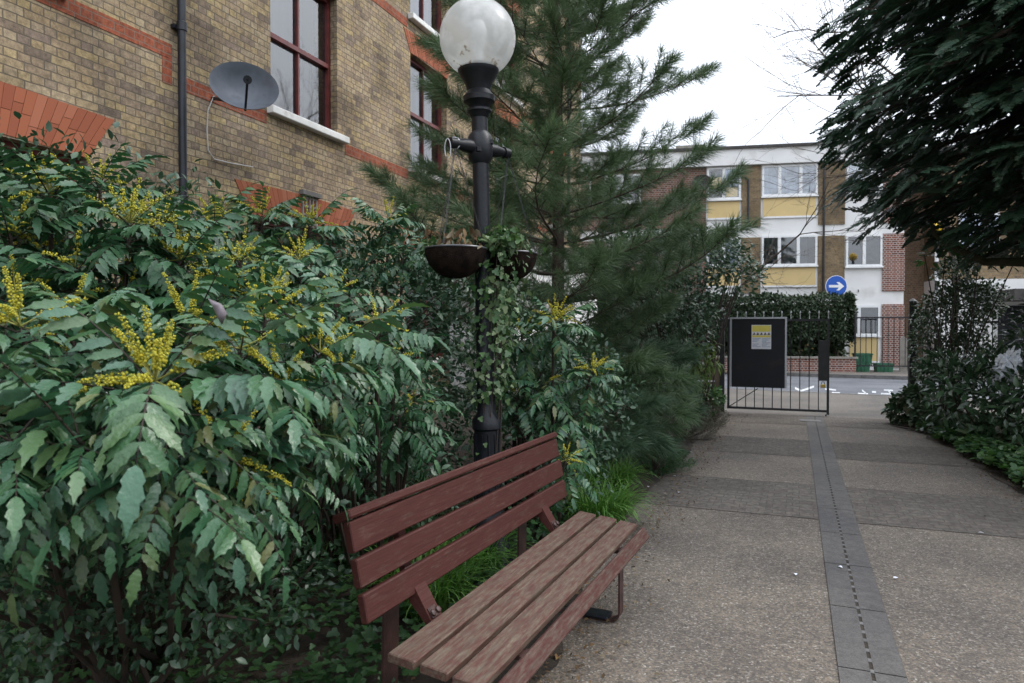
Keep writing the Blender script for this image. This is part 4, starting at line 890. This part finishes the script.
g.lathe([(max(.0005, R0*math.sin(math.pi*i/36)), -R0*math.cos(math.pi*i/36)) for i in range(3, 37)], 48)
go = g.build('globe', M['globe'], lamp, (0,0,gz))
MB().lathe([(.03,-.17),(.035,-.06),(.055,-.02),(.06,.05),(.04,.10),(.001,.115)], 16, (0,0,gz)).build('bulb', M['white'], lamp)
nearp = at(455, 137, 4.20) - np.array([LX,LY,0]); farp = -nearp.copy(); farp[2] = nearp[2]; za = zz(148); nearp[2] = za+.0; farp[2] = za
hub = MB(); hub.lathe([(.052,-.10),(.075,-.07),(.082,0),(.075,.07),(.052,.10)], 20, (0,0,za))
dn = nrm(nearp*np.array([1,1,0])); 
for sgn in (1,-1):
    q = dn*sgn; tipk = .205
    hub.tube([q*.05+[0,0,za], q*.13+[0,0,za], q*.17+[0,0,za], q*tipk+[0,0,za]], [.045,.040,.030,.026], 10)
    hub.tube([q*(tipk-.015)+[0,0,za], q*(tipk+.03)+[0,0,za]], [.036,.032], 12)
for k in range(6): hub.lathe([(.001,-.02),(.02,-.012),(.02,.012),(.001,.02)], 8, (math.cos(k)*.07, math.sin(k)*.07, za+.03*math.cos(k*2)))
hub.build('arm', M['black'], lamp)
lamp.rotation_euler = Matrix.Rotation(R_(-1.3), 3, Vector(fw)).to_euler()
def basket(sgn, label):
    q = dn*.21*sgn; z0 = at(461,248,4.18)[2]; q = q - rt*.045; t = empty('hanging_basket', (LX+q[0], LY+q[1], z0), label=label, cat='hanging basket', group='hanging baskets on the lamp post arm')
    r0 = .188; prof = [(r0*math.cos(a), -r0*.95*math.sin(a)) for a in np.linspace(0, math.pi/2-.01, 10)] + [(r0*.93*math.cos(a), -r0*.85*math.sin(a)) for a in np.linspace(math.pi/2-.01, 0, 10)]
    MB().lathe(prof, 32).build('bowl', M['rattan'], t)
    MB().lathe([(.001,-.035),(.185,-.035)], 24).build('compost', M['soil'], t)
    MB().tube([(r0*math.cos(a), r0*math.sin(a), .002) for a in np.linspace(0, 6.283, 33)], .006, 6).build('rim', M['chain'], t)
    dz = za - .02 - z0
    for k in range(3):
        a = 2.09*k+.6; c = MB(); e = np.array([r0*math.cos(a), r0*math.sin(a), 0]); top = np.array([0,0,dz]); n = 34
        for i in range(n):
            p = e*(1-i/n)+top*(i/n); p2 = e*(1-(i+1)/n)+top*((i+1)/n); sd = np.array([.004,0,0]) if i%2 else np.array([0,.004,0])
            c.tube([p+sd, p2+sd], .0018, 3, False).tube([p-sd, p2-sd], .0018, 3, False)
        c.build('chain', M['chain'], t)
    n = 60; p = np.c_[rng.normal(0,.09,(n,2)), rng.uniform(-.02,.07,n)]; V, Fc = inst(*OVN, frames(nrm(np.c_[rng.normal(0,.6,(n,2)), np.ones(n)]), rnd(n), .07*rng.uniform(.5,1.2,n)), p)
    npmesh('dead_stems', V, Fc, M['litter'], t)
basket(1, 'brown bowl hanging basket on the near left side of the lamp post'); basket(-1, 'brown hanging basket half hidden by ivy on the far side of the lamp post')
wr = [nearp*np.array([.93,.93,1]) + np.array([.02*math.sin(a), 0, -.06-.06*math.cos(a)+.02]) + rt*.0 for a in np.linspace(.3, 5.6, 14)]
wl = MB().tube([(p[0],p[1],p[2]) for p in wr], .0028, 5); wl.tube([(dn*.20)+[0,0,za]+.035*np.array([rt[0]*math.cos(a), rt[1]*math.cos(a), math.sin(a)]) for a in np.linspace(0,6.283,14)], .004, 5); wl.build('wire_loop', M['wire'], lamp)
# ivy climbing the post
def climbing_ivy():
    t = empty('climbing_ivy', (LX, LY, 0), label='pale green ivy climbing the lamp post and trailing from the baskets', cat='climbing plant')
    n = 900; z = rng.uniform(zz(400), zz(238), n); z = np.where(rng.random(n) < .04, rng.uniform(.3, zz(400), n), z); q = (z - zz(400))/(zz(238)-zz(400))
    cx = rt*.055*np.ones((n,1)); rad = np.abs(rng.normal(0,.10,n))*(.45+.5*np.clip(q,0,1)) + .055; a = rng.uniform(0,6.283,n)
    p = np.c_[np.cos(a)*rad, np.sin(a)*rad, z] - rt*.022*z[:,None] + cx*np.clip(q+.2,0,1.2)[:,None]*1.7
    out = np.c_[np.cos(a), np.sin(a), np.zeros(n)]; V1 = inst(*IV, frames(nrm(np.array([0,0,-1.])+rnd(n)*.7+out*.3), nrm(out+rnd(n)*.5+np.array([0,0,.4])), .040*rng.uniform(.5,1.25,n)), p)
    n = 380; c = np.array([dn[0]*.05, dn[1]*.05, zz(240)]) + rt*.10; p = c + rnd(n)*np.array([.16,.16,.09])*rng.uniform(.2,1,n)[:,None]
    V2 = inst(*IV, frames(nrm(rnd(n)+np.array([0,0,-.3])), nrm(np.array([0,0,1.])+rnd(n)*.7), .045*rng.uniform(.6,1.3,n)), p)
    n = 60; c = np.array([*(dn*.21+rt*-.19)[:2], zz(250)]); p = c + rnd(n)*np.array([.06,.06,.06]); V3 = inst(*IV, frames(nrm(rnd(n)+np.array([0,0,-.5])), nrm(np.array([0,0,1.])+rnd(n)*.7), .035*rng.uniform(.6,1.3,n)), p)
    V, Fc = join([V1,V2,V3]); npmesh('foliage', V, Fc, M['ivyvar'], t)
    vn = MB()
    for k in range(7):
        a0 = rng.uniform(0,6.28); vn.tube([(math.cos(a0+zq*1.3)*.07, math.sin(a0+zq*1.3)*.07, zq) for zq in np.linspace(.05, zz(250), 26)], .004, 4, False)
    vn.build('stem', M['stem'], t)
climbing_ivy()

# ------------------------------------------------------------------ park bench
def bench():
    t = empty('park_bench', (-1.224, 1.942, 0), -R_(2.0), label='worn dark red slatted wooden park bench beside the path', cat='bench')
    tl = math.tan(R_(6.5)); L_ = 1.96; zs = .452
    def slat(x0, x1, m, lab=None, y0=0, y1=L_, th=.032):
        r = Matrix.Rotation(R_(6.5), 3, 'Y'); xm = (x0+x1)/2; z = zs - tl*xm
        o = MB().bbox((x0,y0,z-th),(x1,y1,z), .005, r, (xm,0,z-th/2)); o = o.build('seat_slat', M[m], t); return o
    slat(0,.102,'seatwood',None,0,L_); slat(.120,.222,'seatwood',None,.003,L_+.004); slat(.240,.342,'seatwood',None,-.002,L_-.003)
    r = Matrix.Rotation(R_(58), 3, 'Y'); o = MB().bbox((.352,.0,.352),(.418,L_+.002,.380), .006, r).build('seat_slat', M['edgewood'], t); o['label'] = 'turned-down red front slat'
    # backrest: direction up the back
    b0 = np.array([-.072, zs+.078]); b1 = np.array([-.150, zs+.455]); ang = math.atan2(b0[0]-b1[0], b1[1]-b0[1]); H_ = np.linalg.norm(b1-b0)
    def back(h0, h1, y0=0, y1=L_, th=.030):
        c = b0 + (b1-b0)*((h0+h1)/2/H_); rot = Matrix.Rotation(-ang, 3, 'Y')
        MB().bbox((c[0]-th, y0, c[1]-(h1-h0)/2),(c[0], y1, c[1]+(h1-h0)/2), .005, rot, (c[0],0,c[1])).build('back_slat', M['backwood'], t)
    back(0, .096, .0, L_); back(.118, .214, -.004, L_+.002); back(.236, .340, -.008, L_-.002)
    c = b1; rot = Matrix.Rotation(-ang-R_(12), 3, 'Y'); o = MB().bbox((c[0]-.075, -.01, c[1]-.036),(c[0]+.004, L_+.004, c[1]-.004), .007, rot, (c[0],0,c[1])).build('top_rail', M['backwood'], t)
    for yc in (.33, 1.60):
        f = MB(); wd = .030
        def flat(pts, w2, th=.010):
            for i in range(len(pts)-1):
                a = np.array(pts[i]); b = np.array(pts[i+1]); d = (b-a)/np.linalg.norm(b-a); nn = np.array([-d[1], d[0]])*th/2
                P4 = [(a+nn),(b+nn),(b-nn),(a-nn)]; f.prism([tuple(p) for p in P4], lambda u, v, d_: (u, yc+d_, v), -w2, w2)
        arc = [(.345-.05+.05*math.cos(q), .055+.05*math.sin(q)) for q in np.linspace(0, -math.pi/2, 8)]
        flat([(.345,.375)]+arc+[(-.20,.005)], .034)
        flat([(-.19,.006),(-.215,.03),(-.205,.48),(-.11,.62)], .050)
        f.build('leg', M['steel'], t); MB().bbox((.05,yc-.05,.010),(.29,yc+.05,.030),.008).build('foot_plate', M['black'], t)
        g = MB()
        g.prism([(-.02,.380),(.36,.352),(.36,.372),(-.02,.412)], lambda u, v, d_: (u, yc+d_, v), -.022, .022)
        g.build('seat_bearer', M['steel'], t)
        h = MB(); h.prism([(-.135,.60),(-.105,.60),(.0,.43),(.04,.40),(.0,.395),(-.10,.50)], lambda u, v, d_: (u, yc+d_, v), -.038, .038)
        h.prism([(b0[0]-.034,b0[1]-.02),(b0[0]-.060,b0[1]-.02),(b1[0]-.060,b1[1]-.04),(b1[0]-.034,b1[1]-.04)], lambda u, v, d_: (u, yc+d_, v), -.022, .022)
        br = h.build('back_bracket', M['backwood'], t)
        k = MB()
        for dy in (-.018,.018):
            k.lathe([(.013,0),(.013,.008),(.006,.012)], 6, (-.012, yc+dy, .462), Matrix.Rotation(R_(50),3,'Y'))
        k.box((-.04,yc-.030,.455),(-.0,yc+.02,.468), Matrix.Rotation(R_(52),3,'Y'))
        k.build('bolt', M['steel'], br)
bench()
for px,py,s,m,rz,lab in ((538,670,.085,'greenleaf',1.2,'fallen green leaf on the path at the near foot of the bench'),(556,660,.065,'brownleaf',.1,'curled brown fallen leaf on the path beside the green one')):
    p = gpt(px,py,.012); single_leaf('fallen_leaf', tuple(p), s, m, .0, rz, lab)['group'] = 'fallen leaves by the bench'
for i,(px,py) in enumerate(((648,487),(676,476),(692,452),(838,566),(893,578),(796,575),(984,533),(680,492),(720,420))):
    v, f = T_oval(1,.6,.2,.1); o = npmesh('paper_scrap', v*.035, f, M['paper'], None); o.location = tuple(gpt(px,py,.012)); o.rotation_euler = (.1,.1,i*1.3)
    o.modifiers.new('s','SOLIDIFY').thickness = .001
    tag(o, 'tiny pale scrap of litter lying on the path or its edge', 'litter', 'pale litter scraps on the path')

# ------------------------------------------------------------------ gate
gA = Vector(gpt(726,412,0)); gB = Vector(gpt(829,416.5,0)); gaz = math.atan2(gB.y-gA.y, gB.x-gA.x); GWd = (gB-gA).length
def gate_leaf(name, loc, az, label, board):
    t = empty(name, loc, az, label=label, cat='gate', group='black iron entrance gates'); W_ = GWd; f = MB(); s = .02
    f.box((.02,-s,.07),(.06,s,1.70)).box((W_-.04,-s,.03),(W_,s,1.70)).box((.06,-s,.07),(W_-.04,s,.11)).box((.06,-s,1.655),(W_-.04,s,1.695)); f.build('gate_frame', M['gateblack'], t)
    n = 11
    for i in range(1, n):
        x = .04 + (W_-.06)*i/n; MB().tube([(x,0,.11),(x,0,1.655)], .009, 6, False).build('bar', M['gateblack'], t)
    sp_ = MB()
    for i in range(n+1):
        x = .04+(W_-.06)*i/n; sp_.lathe([(.007,1.695),(.007,1.79),(.012,1.80),(.010,1.82),(.001,1.84)], 6, (x,0,0))
    sp_.build('finials', M['alu'] if board else M['gateblack'], t)  # black spikes on the board leaf get pale metal to imitate lit tips
    MB().tube([(.06,.0,.11),(.55,0,.45)], .008, 5).build('brace', M['gateblack'], t)
    MB().box((W_-.17,-.05,.62),(W_-.03,.05,1.32)).build('lock_box', M['gateblack'], t)
    MB().tube([(W_-.05,0,.03),(W_-.05,0,-.0)], .014, 6).build('drop_bolt', M['gateblack'], t)
    if board:
        nb = empty('notice_board', Vector(loc)+Vector((0,0,0)), az, label='black notice board in a thin silver frame fixed to the gate', cat='notice board')
        x0, x1, z0, z1 = .10, 1.00, .47, 1.70; y = -.035
        MB().box((x0,y-.015,z0),(x1,y+.008,z1)).build('panel', M['boardblack'], nb)
        e = MB(); e.box((x0-.03,y-.03,z0-.0),(x0,y+.01,z1+.03)).box((x1,y-.03,z0),(x1+.03,y+.01,z1+.03)).box((x0,y-.03,z1),(x1,y+.01,z1+.03)); e.build('frame', M['alu'], nb)
        px0, px1 = .44, .77; pz0, pz1 = 1.16, 1.59; yy = y-.018
        n_ = MB().box((px0,yy,pz0),(px1,yy+.002,pz1)).build('notice', M['paper'], nb)
        MB().box((px0+.01,yy-.0025,1.47),(px1-.01,yy-.0005,pz1-.01)).box((px0+.01,yy-.0025,1.37),(px1-.01,yy-.0005,1.405)).build('yellow_heading', M['papery'], n_)
        pr = MB()
        for i in range(5): pr.add([(px0+.015+i*.062,yy-.003,1.41),(px0+.07+i*.062,yy-.003,1.415),(px0+.045+i*.062,yy-.003,1.46)], [(0,1,2)])
        pr.build('print', M['ink'], n_)
        tx = MB()
        for i in range(7):
            for a, b in ((.015,.155),(.175,.315)): 
                if i == 3 and a < .1: continue
                tx.box((px0+a,yy-.0028,1.34-i*.024),(px0+b-.03*((i*7)%3),yy-.0006,1.346-i*.024+.004))
        tx.build('print', M['bluegrey'], n_)
        pk = empty('padlock', tuple(Vector(loc) + Matrix.Rotation(az,3,'Z') @ Vector((W_-.10,-.07,.56))), az, label='brass padlock hanging under the lock box of the gate', cat='padlock')
        MB().bbox((-.04,-.015,-.06),(.04,.015,.0), .006).build('body', M['brass'], pk); MB().tube([(-.022,0,0),(-.022,0,.035),(0,0,.05),(.022,0,.035),(.022,0,0)], .006, 6).build('shackle', M['chain'], pk)
    return t
gate_leaf('gate', tuple(gA), gaz, 'closed left gate leaf of black bars carrying the notice board', True)
hB = Vector(gpt(912, 407, 0)); r2 = Vector((1.92, 13.2, 0)) 
hinge = Vector(tuple(at(909, 400, 11.6))[:2] + (0,)); far_ = Vector(tuple(at(911, 400, 13.2))[:2] + (0,)); gate_leaf('gate', tuple(hinge), math.atan2(far_.y-hinge.y, far_.x-hinge.x), 'open right gate leaf of black bars seen edge on beside the ivy', False)
def gpost(p, h, wd, nm, m, label):
    o = MB().box((-wd,-wd,0),(wd,wd,h)).lathe([(wd*1.3,h),(wd*1.3,h+.02),(wd*.6,h+.05),(.001,h+.07)], 12).build(nm, M[m]); o.location = (p[0],p[1],0); o.rotation_euler = (0,0,gaz); tag(o, label, 'post')
gl = gA + (gA-gB).normalized()*.07; gpost(gl, 1.85, .04, 'gate_post', 'gateblack', 'slim black gate post left of the notice board')
gpost(tuple(at(912,400,11.45)), 1.95, .05, 'gate_post', 'gateblack', 'black gate post wrapped in ivy at the right of the opening')
gpost(tuple(at(718,400,12.9)), .95, .055, 'timber_post', 'timber', 'short weathered timber post just left of the gate')
tb = MB()
for i in range(5): tb.box((-.9, 0, .05+i*.17),(0,.025,.20+i*.17))
o = tb.build('timber_edging', M['timber']); o.location = tuple(at(716,400,13.0))[:2]+(0,); o.rotation_euler = (0,0,gaz); tag(o, 'low brown horizontal board fence behind the bamboo', 'fence')
o = MB().box((-.16,-.12,.004),(.16,.12,.010)).build('ground_plate', M['kerb']); o.location = tuple(gpt(810,421,0.002)); o.rotation_euler=(0,0,gaz); tag(o, 'small dark metal plate in the path in front of the gate', 'cover')

# ------------------------------------------------------------------ things across the street
rl = empty('railing', tuple(fpt(.25,2.2,0)), FAZ, label='black metal railing in front of the white ground floor window of the flats', cat='railing')
MB().box((0,-.015,1.90),(2.3,.015,1.95)).box((0,-.015,.25),(2.3,.015,.29)).box((-.02,-.025,0),(.03,.025,2.05)).box((2.27,-.025,0),(2.32,.025,2.05)).build('rails', M['gateblack'], rl)
for i in range(1,13): MB().tube([(i*2.3/13,0,.29),(i*2.3/13,0,1.90)], .013, 5, False).build('bar', M['gateblack'], rl)
def crate(p, label):
    t = empty('recycling_crate', tuple(p), FAZ, label=label, cat='crate', group='green crates behind the railing'); b = MB()
    w2, d2, h = .28, .20, .33; lo, hi = .86, 1.0; T_ = .02
    ring = lambda k, z, s: [(-w2*k*s,-d2*k*s,z),(w2*k*s,-d2*k*s,z),(w2*k*s,d2*k*s,z),(-w2*k*s,d2*k*s,z)]
    v = ring(lo,0,1)+ring(hi,h,1)+ring(hi,h,.92)+ring(lo,.02,.92); f = [(3,2,1,0),(12,13,14,15)]
    for a in (0,4,8):
        for i in range(4): f.append((a+i,a+(i+1)%4,a+4+(i+1)%4,a+4+i))
    b.add(v, f); b.box((-w2-.015,-d2-.015,h-.05),(w2+.015,-d2+.0,h-.02)).box((-w2-.015,d2,h-.05),(w2+.015,d2+.015,h-.02)); b.build('tub', M['greencrate'], t)
    hn = MB(); 
    for x in (-.12,0,.12): hn.box((x-.012,-d2*.98-.012,.05),(x+.012,-d2*.9,h-.06))
    hn.build('rib', M['greencrate'], t)
crate(fpt(.55,1.75,.02),'green recycling crate at the left behind the railing'); crate(fpt(1.3,1.75,.02),'green recycling crate at the right behind the railing'); crate(fpt(.62,1.75,.36),'green recycling crate stacked on the left crate behind the railing')
# the blue arrow sign
sb = at(834.5, 372, 25.4); sg = empty('arrow_sign', (sb[0], sb[1], .05), math.atan2(rt[1], rt[0]), label='round blue road sign with a white right arrow on a black pole', cat='road sign')
zt = at(835,278,25.4)[2]-.05; zc = at(835,286.5,25.4)[2]-.05
MB().tube([(0,0,0),(0,0,zt)], .05, 12).lathe([(.11,0),(.11,1.15),(.05,1.2)], 12).build('pole', M['gateblack'], sg)
RX = Matrix.Rotation(R_(90), 3, 'X')
MB().lathe([(.001,0),(.39,0),(.39,.015),(.001,.015)], 40, (0,-.075,zc), RX).build('backing', M['signwhite'], sg)
MB().lathe([(.001,0),(.372,0),(.372,.005),(.001,.005)], 40, (0,-.0915,zc), RX).build('face', M['blue'], sg)
ar = [(-.27,-.045),(.09,-.045),(.00,-.15),(.10,-.15),(.28,0),(.10,.15),(.00,.15),(.09,.045),(-.27,.045)]
MB().prism(ar, lambda u, v, d: (u, -.098+d, zc+v), 0, -.004).build('arrow', M['signwhite'], sg)
# concrete post and far pillar
gpc = at(903,372,24.5); o = MB().box((-.11,-.08,0),(.11,.08,1.15)).prism([(-.11,1.15),(.11,1.15),(0,1.24)], lambda u,v,d:(u,d,v), -.08,.08).build('concrete_post', M['concrete']); o.location=(gpc[0],gpc[1],0.05); tag(o,'pale concrete post on the far pavement by the brick pier','post')
# hedge
def hedge():
    t = empty('clipped_hedge', tuple(fpt(-3,1.4,0)), FAZ, label='dark clipped hedge on the low wall in front of the flats', cat='hedge')
    n = 24000; L0, L1 = -6.2, 3.25; x = rng.uniform(L0, L1, n); face = rng.random(n); H_ = 2.62
    top = H_ - .12*np.clip((x-2.4)/.85,0,1)**2*3 + .06*np.sin(x*3.1)
    y = np.where(face < .35, rng.uniform(-.62,.62,n), np.where(face < .85, -.62, .62)) + rng.normal(0,.05,n); z = np.where(face < .35, top, rng.uniform(.45,1,n)*top) + rng.normal(0,.05,n)
    e = rng.random(n) < .10; x = np.where(e, L1+rng.normal(0,.05,n)-.1, x); 
    p = np.c_[x,y,z]; d = nrm(np.c_[np.where(e,1,0), np.where(face<.35,0,np.where(face<.85,-1,1)), np.where(face<.35,1,.2)])
    V, Fc = inst(*OV, frames(nrm(d+rnd(n)), nrm(d+rnd(n)*.6+np.array([0,0,.5])), .125*rng.uniform(.6,1.2,n)), p); npmesh('foliage', V, Fc, M['hedge'], t)
    st = MB()
    for i in range(60): x0 = rng.uniform(L0+.1, L1-.2); st.tube([(x0,0,0),(x0+.1,0,1),(x0+rng.normal()*.2, rng.normal()*.25, 2.3)], [.02,.015,.005], 5, False)
    # dense dead wood inside
    n = 7000; p = np.c_[rng.uniform(L0,L1-.15,n), rng.uniform(-.4,.4,n), rng.uniform(.4,2.4,n)]; V, Fc = inst(*OV, frames(rnd(n), rnd(n), .24), p); npmesh('inner_foliage', V, Fc, M['hedge'], t)
    st.build('stem', M['bark'], t)
hedge()

# ------------------------------------------------------------------ right side: cypress, shrubs
def T_fan(seed=0, L_=.25):
    """flat drooping spray: main axis with side axes carrying scale-like leaf strips"""
    r = np.random.default_rng(seed); v = []; f = []
    def strip(p, d, l, w_):
        s = nrm(np.cross(d, [0,0,1.]))*w_; k = len(v); v.extend([p-s*.6, p+s*.6, p+d*l*.5-s, p+d*l*.5+s, p+d*l]); f.extend([(k,k+1,k+3),(k,k+3,k+2),(k+2,k+3,k+4)])
    n = 8
    for i in range(n):
        t = (i+.5)/n; p = np.array([0, L_*t, -.22*L_*t*t]); sl = L_*.52*(1-t*.75)*r.uniform(.8,1.15)
        for sd in (-1,1):
            d = nrm(np.array([sd*.8, .75, -.12-.30*t+r.normal()*.08])); strip(p, d, sl*.95, .0125)
            for q in (.3,.68):
                pp = p+d*sl*q*.85
                for s2 in (-1,1): d2 = nrm(d+np.array([s2*.55*1, .35, -.15])+r.normal(size=3)*.12); strip(pp, d2, sl*.45*(1.25-q), .0125)
    strip(np.array([0,L_*.8,-.14*L_]), nrm(np.array([0,1,-.4])), L_*.3, .0125)
    return np.array(v), np.array(f)
FAN = [T_fan(i) for i in range(3)]
def cypress():
    r = np.random.default_rng(9); X0, Y0_ = 4.05, 9.9; t = empty('cypress_tree', (X0,Y0_,0), label='huge dark cypress overhanging the path from the right with drooping sprays', cat='tree')
    wood = MB(); D=[]; P_=[]; S=[]
    nbr = 350
    for i in range(nbr):
        z = 2.55 + 6.6*(i/nbr)**1.0; a = i*2.39996; Rm = (2.7 if z < 3.2 else 3.2 if z < 3.9 else 3.6 if z < 6.4 else 3.6-.6*(z-6.4))
        L_ = max(.5, Rm*r.uniform(.80,1.05)); dr = np.array([math.cos(a), math.sin(a), 0]); droop = r.uniform(.02,.22) if z > 3.2 else r.uniform(-.02,.10)
        fz = lambda q: z + L_*(.22*q - (.22+droop)*q*q)
        pts = [dr*L_*q + np.array([0,0,fz(q)]) for q in np.linspace(0,1,6)]
        wood.tube(pts, [.03*(1-q)+.004 for q in np.linspace(0,1,6)], 5, False)
        # sprays along the outer part, on side twigs
        m = int(62*L_/2.9)
        for k in range(m):
            q = 1 - r.random()**1.4*.78; p = dr*L_*q + np.array([0,0,fz(q)]); sd = np.array([-dr[1],dr[0],0])*r.normal()*.34*(1.35-q); p2 = p+sd+np.array([0,0,r.normal()*.07-.05*abs(sd).sum()])
            D.append(nrm(dr*.8 + sd*1.2 + np.array([0,0,-.30+r.normal()*.18]) + r.normal(size=3)*.12)); P_.append(p2); S.append(r.uniform(.7,1.3)*(1.1))
            if k%5==0: wood.tube([dr*L_*(q-.1)+np.array([0,0,fz(q-.1)]), p2], [.006,.003], 3, False)
    D=np.array(D);P_=np.array(P_);S=np.array(S); Fm=frames(D, nrm(np.array([0,0,1.])+r.normal(size=D.shape)*.28), S); ch=r.integers(0,3,len(D))
    V,Fc = join([inst(*FAN[k], Fm[ch==k], P_[ch==k]) for k in range(3)]); npmesh('foliage', V, Fc, M['cypress'], t, False)
    MB().tube([(0,0,0),(.05,0,2),(0,.05,5),(0,0,9.2)], [.26,.22,.15,.03], 12).build('trunk', M['bark'], t)
    wood.build('branch', M['bark'], t)
    lm = [at(1075,275,9.0), at(1024,262,9.0), at(985,262,9.1), at(955,248,9.2), at(935,235,9.3), at(926,205,9.4)]
    o = np.array([X0,Y0_,0]); MB().tube([np.array((0,0,1.9))]+[p-o for p in lm], [.10,.075,.062,.05,.038,.028,.012], 8).build('limb', M['mossbark'], t)
cypress()
GR = 'shrubs in the right-hand bed'
shrub('ivy_bush', P(950,430,10.6)[:2], bl([(945,320,10.7,.42,.5,.48),(985,300,10.9,.3,.4,.3),(955,275,10.8,.28,.4,.26),(925,345,11.0,.22,.4,.6),(965,310,10.6,.45,.5,.5),(975,370,10.4,.5,.5,.6),(935,380,10.9,.30,.4,.5)]), 12000, OV, .060, 'ivy', 'tangled ivy bush over the right gate post and railings', GR, nst=2, inner=.6)
shrub('laurel_shrub', P(985,450,8.9)[:2], bl([(965,395,8.9,.42,.45,.42),(1010,385,8.8,.5,.5,.5),(1040,410,8.2,.5,.5,.5),(945,375,9.6,.30,.3,.3),(1050,340,8.8,.4,.4,.6)]), 2600, OVN, .13, 'laurel', 'dark glossy laurel shrub at the right above the ground cover', GR, nst=3)
shrub('leafy_climber', P(945,430,9.9)[:2], bl([(945,245,9.8,.16,.2,.14),(955,262,9.8,.14,.2,.12),(985,262,9.8,.2,.2,.1),(930,258,10,.14,.2,.12),(1010,262,9.7,.15,.2,.08)]), 130, OV, .14, 'coverb', 'sparse bright leaves climbing under the mossy cypress limb', GR, cat='climbing plant', nst=1, inner=.8)
shrub('ivy_tumble', P(905,420,11.0)[:2], bl([(915,405,10.9,.28,.3,.28),(900,412,11.1,.18,.25,.16),(935,415,10.4,.35,.35,.22),(960,428,9.6,.4,.4,.2),(1000,440,8.6,.4,.4,.2)]), 2600, IV, .09, 'ivy', 'ivy tumbling on to the path at the foot of the right gate post', GR, nst=4)
# railing along the back of the right bed
rr = empty('railing', tuple(at(945,400,12.6))[:2]+(0,), gaz-.1, label='dark spiked railing behind the right-hand shrubs', cat='railing')
MB().box((0,-.015,1.62),(6,.015,1.66)).box((0,-.015,.2),(6,.015,.24)).build('rails', M['gateblack'], rr)
for i in range(44): MB().lathe([(.010,.0),(.010,1.80),(.018,1.82),(.001,1.90)], 5, (i*6/43,0,0)).build('bar', M['gateblack'], rr)
# crumpled white plastic bag
def bag():
    bm = bmesh.new(); bmesh.ops.create_icosphere(bm, subdivisions=4, radius=1)
    for v_ in bm.verts:
        c = v_.co; k = 1 + .22*math.sin(c.x*7+c.z*5) + .16*math.sin(c.y*11-c.x*6) + .12*math.sin(c.z*17+c.y*9) + .08*math.sin(c.x*23); c *= k; c.x *= .11*(1.15-.45*c.z); c.y *= .10; c.z *= .19
    me = bpy.data.meshes.new('plastic_bag'); bm.to_mesh(me); bm.free(); o = link('plastic_bag', me, M['plastic'], None, tuple(at(1007,365,8.5)), .4); o.rotation_euler = (.2,.35,.4); tag(o, 'crumpled white plastic bag caught in the shrubs at the right edge', 'bag')
bag()
# yellow globe beacon across the street, its pole behind the shrubs
yb = at(937, 228, 21.5); bc = empty('beacon', (yb[0],yb[1],0), label='yellow globe beacon on a striped pole behind the right shrubs', cat='beacon')
M['amber'] = solid('amber_globe', (.80,.50,.03), .4, .05, 4)
MB().lathe([(max(.001,.17*math.sin(math.pi*i/14)), -.17*math.cos(math.pi*i/14)) for i in range(15)], 20, (0,0,yb[2])).build('globe', M['amber'], bc)
MB().tube([(0,0,0),(0,0,yb[2]-.16)], .05, 10).build('pole', M['gateblack'], bc)
sr = MB()
for i in range(6): sr.lathe([(.052,.6+i*.6),(.052,.9+i*.6)], 10)
sr.build('band', M['signwhite'], bc)

# ------------------------------------------------------------------ bare trees
def bare(name, base, trunk_pts, r0, depth, spread, seed, label, lean=None, tl=1.0, up=.25):
    r = np.random.default_rng(seed); t = empty(name, (base[0],base[1],0), label=label, cat='tree'); o = np.array([base[0],base[1],0.]); mb = MB(); tw = MB()
    def grow(p, d, L_, rad, k):
        pts = [p]; dd = d.copy(); n = 4
        for i in range(n): dd = nrm(dd + r.normal(size=3)*.13 + np.array([0,0,up*.12])); pts.append(pts[-1]+dd*L_/n)
        (mb if k > 2 else tw).tube(pts, [rad*(1-.38*i/n) for i in range(n+1)], 5 if k > 2 else 3, False)
        if k == 0: return
        for j in range(3 if k > 1 else 4):
            q = pts[int(r.integers(1, n+1))]; d2 = nrm(dd + r.normal(size=3)*spread + (np.array(lean)*.25 if lean is not None else 0)); grow(q, d2, L_*r.uniform(.55,.82), max(.0028, rad*.55), k-1)
    P2 = [np.array(p)-o for p in trunk_pts]; mb.tube(P2, [r0*(1-.5*i/len(P2)) for i in range(len(P2))], 8, False)
    for j in range(5):
        i = int(r.integers(max(1,len(P2)//2), len(P2))); d = nrm((P2[-1]-P2[-2]) + r.normal(size=3)*spread*1.2 + (np.array(lean) if lean is not None else 0)); grow(P2[i], d, tl*r.uniform(.8,1.2), r0*.45, depth)
    mb.build('trunk', M['bark'], t); tw.build('twig', M['barkgrey'], t); return t
b = at(950, 372, 14.5); bare('bare_tree', b[:2], [(b[0],b[1],0),(b[0]+.1,b[1],2.5),(b[0]-.2,b[1],4.5),(b[0]-.5,b[1],6.2)], .07, 4, .55, 4, 'leafless tree whose fine twigs reach left from behind the cypress', lean=(-1.3,-.1,.25), tl=2.7)
b = at(690, 372, 13.2); bare('bare_shrub', b[:2], [(b[0],b[1],0),(b[0]+.25,b[1],1.3),(b[0]+.9,b[1],2.3),(b[0]+1.9,b[1],3.2)], .022, 3, .55, 8, 'leafless arching shrub in front of the flats beyond the pine', lean=(.6,0,.2), tl=.9)
